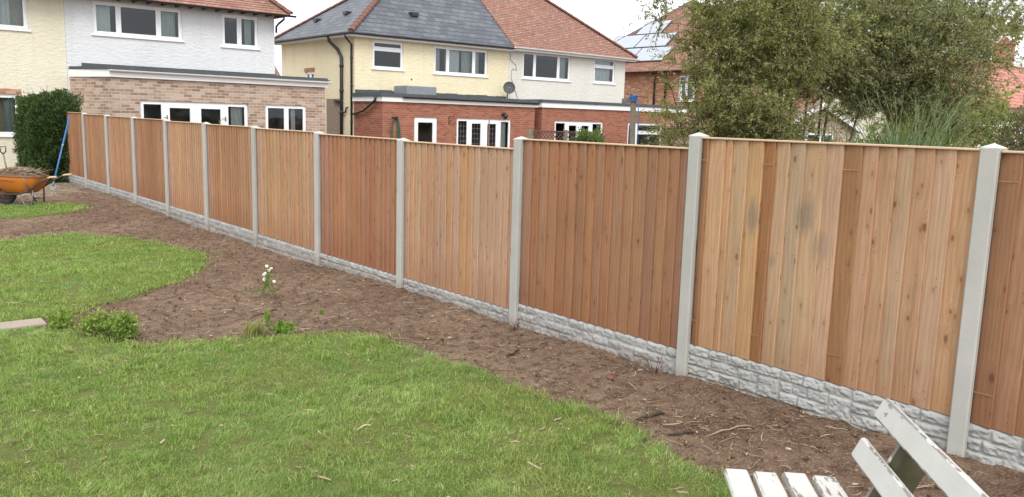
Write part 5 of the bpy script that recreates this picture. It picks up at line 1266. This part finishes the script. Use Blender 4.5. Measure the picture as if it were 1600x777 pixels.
# shaft top seen above the barrow
A0 = Vector((3.38, 21.9, .0)); A1 = Vector((3.29, 22.0, .78))
b = MB(); b.tube([A0+(A1-A0)*.28, A1], .018, 8); b.build('shaft', M['post_wood'], sp)
b = MB(); b.tube([A1, A1+Vector((-.05, 0, .05)), A1+Vector((-.06, 0, .16)), A1+Vector((.06, 0, .17)), A1+Vector((.05, 0, .05)), A1], .014, 6); b.build('handle', M['black'], sp)
b = MB(); q = A0+(A1-A0)*.30; b.prism([q+Vector((-.09, 0, 0)), q+Vector((.09, 0, 0)), q+Vector((.13, 0, -.26)), q+Vector((.05, 0, -.32)), q+Vector((-.04, 0, -.27))], (0, .012, 0)); b.build('blade', M['metal'], sp)
local_fix(sp)

# ------------------------------------------------------------------ plants on the bed
stemmy('weed_clump', 1.70, 7.30, .25, 60, .26, 'weed_leaf', 'bushy yellow green weed with pale stems beside the stone slab', 'weed', 71, .030, .018, per=26, stem_mat='twig', grp='weeds at the lawn edge', bs=.22)
stemmy('weed_clump', 1.84, 7.12, .25, 46, .17, 'weed_leaf', 'dense bright green weed at the corner of the near lawn and the soil', 'weed', 72, .028, .022, per=34, stem_mat='fresh_leaf', grp='weeds at the lawn edge', bs=.22)
stemmy('weed_clump', 1.50, 7.66, .22, 18, .2, 'weed_leaf', 'low broad leaved weed right behind the bushy one near the slab', 'weed', 73, .045, .022, per=18, stem_mat='fresh_leaf', grp='weeds at the lawn edge', bs=.22)
stemmy('weed_clump', 2.93, 6.50, .16, 26, .15, 'fresh_leaf', 'small lime green leafy weed at the lawn edge below the daisies', 'weed', 74, .028, .018, per=26, stem_mat='fresh_leaf', grp='weeds at the lawn edge', bs=.22)
reeds('grass_tuft', 2.72, 6.56, .02, 130, .20, .22, .008, 'low tuft of arching dark blades at the lawn edge beside the lime weed', 75, 1.1, 'shrub_leaf', 'grass tuft')['group'] = 'tufts on the soil'
reeds('grass_tuft', 2.96, 6.86, .02, 46, .17, .05, .007, 'small upright green tuft on the soil above the lime weed', 76, .35, 'fresh_leaf', 'grass tuft')['group'] = 'tufts on the soil'
reeds('grass_tuft', 3.57, 7.02, .02, 26, .07, .06, .006, 'tiny green sprig lying on the bare soil towards the fence', 77, .9, 'fresh_leaf', 'grass tuft')['group'] = 'tufts on the soil'
dz, heads = stemmy('daisy_plant', 3.40, 7.92, .34, 15, .26, 'fresh_leaf', 'small daisy plant with white flowers standing alone on the soil', 'flower', 78, .05, .008, per=9, stem_mat='fresh_leaf', bs=.1)
rd = random.Random(9)
for hd_ in heads[:9]:
    b = MB(); nrm = Vector((rd.uniform(-.7, .0), rd.uniform(-1, -.2), rd.uniform(.5, 1))).normalized(); a_ = nrm.orthogonal().normalized(); c_ = nrm.cross(a_)
    for k in range(12):
        t = 2*math.pi*k/12; d = a_*math.cos(t)+c_*math.sin(t); s_ = a_*-math.sin(t)+c_*math.cos(t)
        b.face([hd_, hd_+d*.009-s_*.004, hd_+d*.015-s_*.003+nrm*.002, hd_+d*.016+s_*.003, hd_+d*.009+s_*.004])
    fl = b.build('flower_head', M['petal'], dz)
    b = MB(); b.tube([hd_, hd_+nrm*.006], [.007, .005], 8); b.build('flower_centre', M['yellow_disc'], fl)
# dead twigs at the foot of two posts
def dead_twigs(x, y, h, seed, label):
    rd = random.Random(seed); b = MB(); z0 = gz(x, y)
    for k in range(7):
        a = rd.uniform(2.2, 5.2); L_ = h*rd.uniform(.5, 1.1); d = Vector((math.cos(a)*.5*rd.random(), math.sin(a)*rd.uniform(.2, 1.1), rd.uniform(.5, 1))).normalized()*L_
        s_ = Vector((x+rd.uniform(-.03, .01), y+rd.uniform(-.04, .04), z0-.01)); m_ = s_+d*.5+Vector((rd.uniform(-.02, .02), rd.uniform(-.02, .02), .01)); b.tube([s_, m_, s_+d], [.0032, .0024, .001], 5)
        if k % 2: e_ = m_+Vector((rd.uniform(-.05, 0), rd.uniform(-.08, .08), rd.uniform(.02, .07))); b.tube([m_, e_], [.003, .001], 4)
    tag(b.build('dead_twigs', M['dead']), label, 'twigs', 'dead twigs at the fence posts')
dead_twigs(4.66, 3.86, .22, 1, 'dead brown twigs sticking up beside the second nearest concrete post')
dead_twigs(4.68, 5.50, .11, 2, 'dead twigs at the foot of the post between pale and deep red panels')

# ------------------------------------------------------------------ bench
ang = math.atan2(-.69, -.72)                   # slats run towards the camera-right
bn = tag(empty('garden_bench', (2.94, 1.965, 0), ang), 'old garden bench of thick white painted slats with flaking paint', 'bench')
# local +x along the slats towards the viewer, local +y to the back rest: flip sign so that +y is (.69,-.72)
# rotation by ang: local y -> (-sin ang, cos ang) = (.69,-.72)
def slat(name, x0, x1, y, z, wd, th, tilt, wear, x_off=0, j=0.):
    b = MB(); b.tint = (wear, wear, wear); b.M = Matrix.Translation((x_off, y, z)) @ Matrix.Rotation(R(j), 4, 'Z') @ Matrix.Rotation(tilt, 4, 'X')
    nseg = 26; rd = random.Random(int(y*997)+int(z*333)); c = .008
    prof = [(-wd/2+c, -th/2), (wd/2-c, -th/2), (wd/2, -th/2+c), (wd/2, th/2-c), (wd/2-c, th/2), (-wd/2+c, th/2), (-wd/2, th/2-c), (-wd/2, -th/2+c)]
    xs = [x0, x0+.006]+[x0+.006+(x1-x0-.012)*i/nseg for i in range(1, nseg)]+[x1-.006, x1]; vs = []
    for i, x in enumerate(xs):
        k = .93 if i in (0, len(xs)-1) else 1.
        for (p, q) in prof: vs.append((x, p*k+rd.uniform(-.0006, .0006), q*k+rd.uniform(-.0006, .0006)))
    m_ = 8; fs = [[i*m_+k, i*m_+(k+1) % m_, (i+1)*m_+(k+1) % m_, (i+1)*m_+k] for i in range(len(xs)-1) for k in range(m_)]+[list(range(m_))[::-1], [(len(xs)-1)*m_+k for k in range(m_)]]
    b.mesh([(v[0], v[1], v[2]) for v in vs], fs, None, False)
    for q in range(len(fs)-2):
        if q % 8 % 2: b.t[q] = (1.05, 1, 1)
        elif rd.random() < .12: b.t[q] = (wear+.22, 1, 1)
    return b.build(name, M['bench'], bn)
for i in range(4): slat('seat_slat', .0+(.0, .01, -.005, .008)[i], 1.45, .0+.122*i, .405, .101, .034, 0, (.22, .44, .50, .74)[i])
tl = R(-90+25)
# back slats: centres from the photo (upper .76 high, lower .585)
for (y, z, xo, wr) in ((.546, .762, .09, .26), (.472, .588, .085, .28)):
    b_ = slat('back_slat', xo, 1.50, y, z, .094, .030, R(65), wr)
olv = M['olive']
for xx in (.33, 1.25):
    b = MB(); tt = math.atan2(.114, .25)
    # raked back upright behind the slats, runs down to the ground
    b.M = Matrix.Translation((xx, .514, .66)) @ Matrix.Rotation(-tt, 4, 'X')
    b.box((-.006, .012, -.40), (.060, .115, .12), bev=.003); b.M = None
    b.build('back_upright', olv, bn)
    b = MB(); b.M = Matrix.Translation((xx, .514, .66)) @ Matrix.Rotation(-tt, 4, 'X'); b.box((-.030, .013, -.40), (-.0065, .112, .12)); b.build('upright_edge', M['bench'], bn)
    b = MB(); b.box((xx, .0-.03, .335), (xx+.05, .46, .386), bev=.004); b.build('seat_bearer', M['bench'], bn)
    b = MB(); b.box((xx, -.02, -.02), (xx+.06, .05, .334), bev=.004); b.build('leg', M['bench'], bn)
    b = MB(); b.box((xx+.0765, .40, .02), (xx+.13, .47, .334), bev=.004); b.build('leg', M['bench'], bn)
print('leaves', n1, n2)
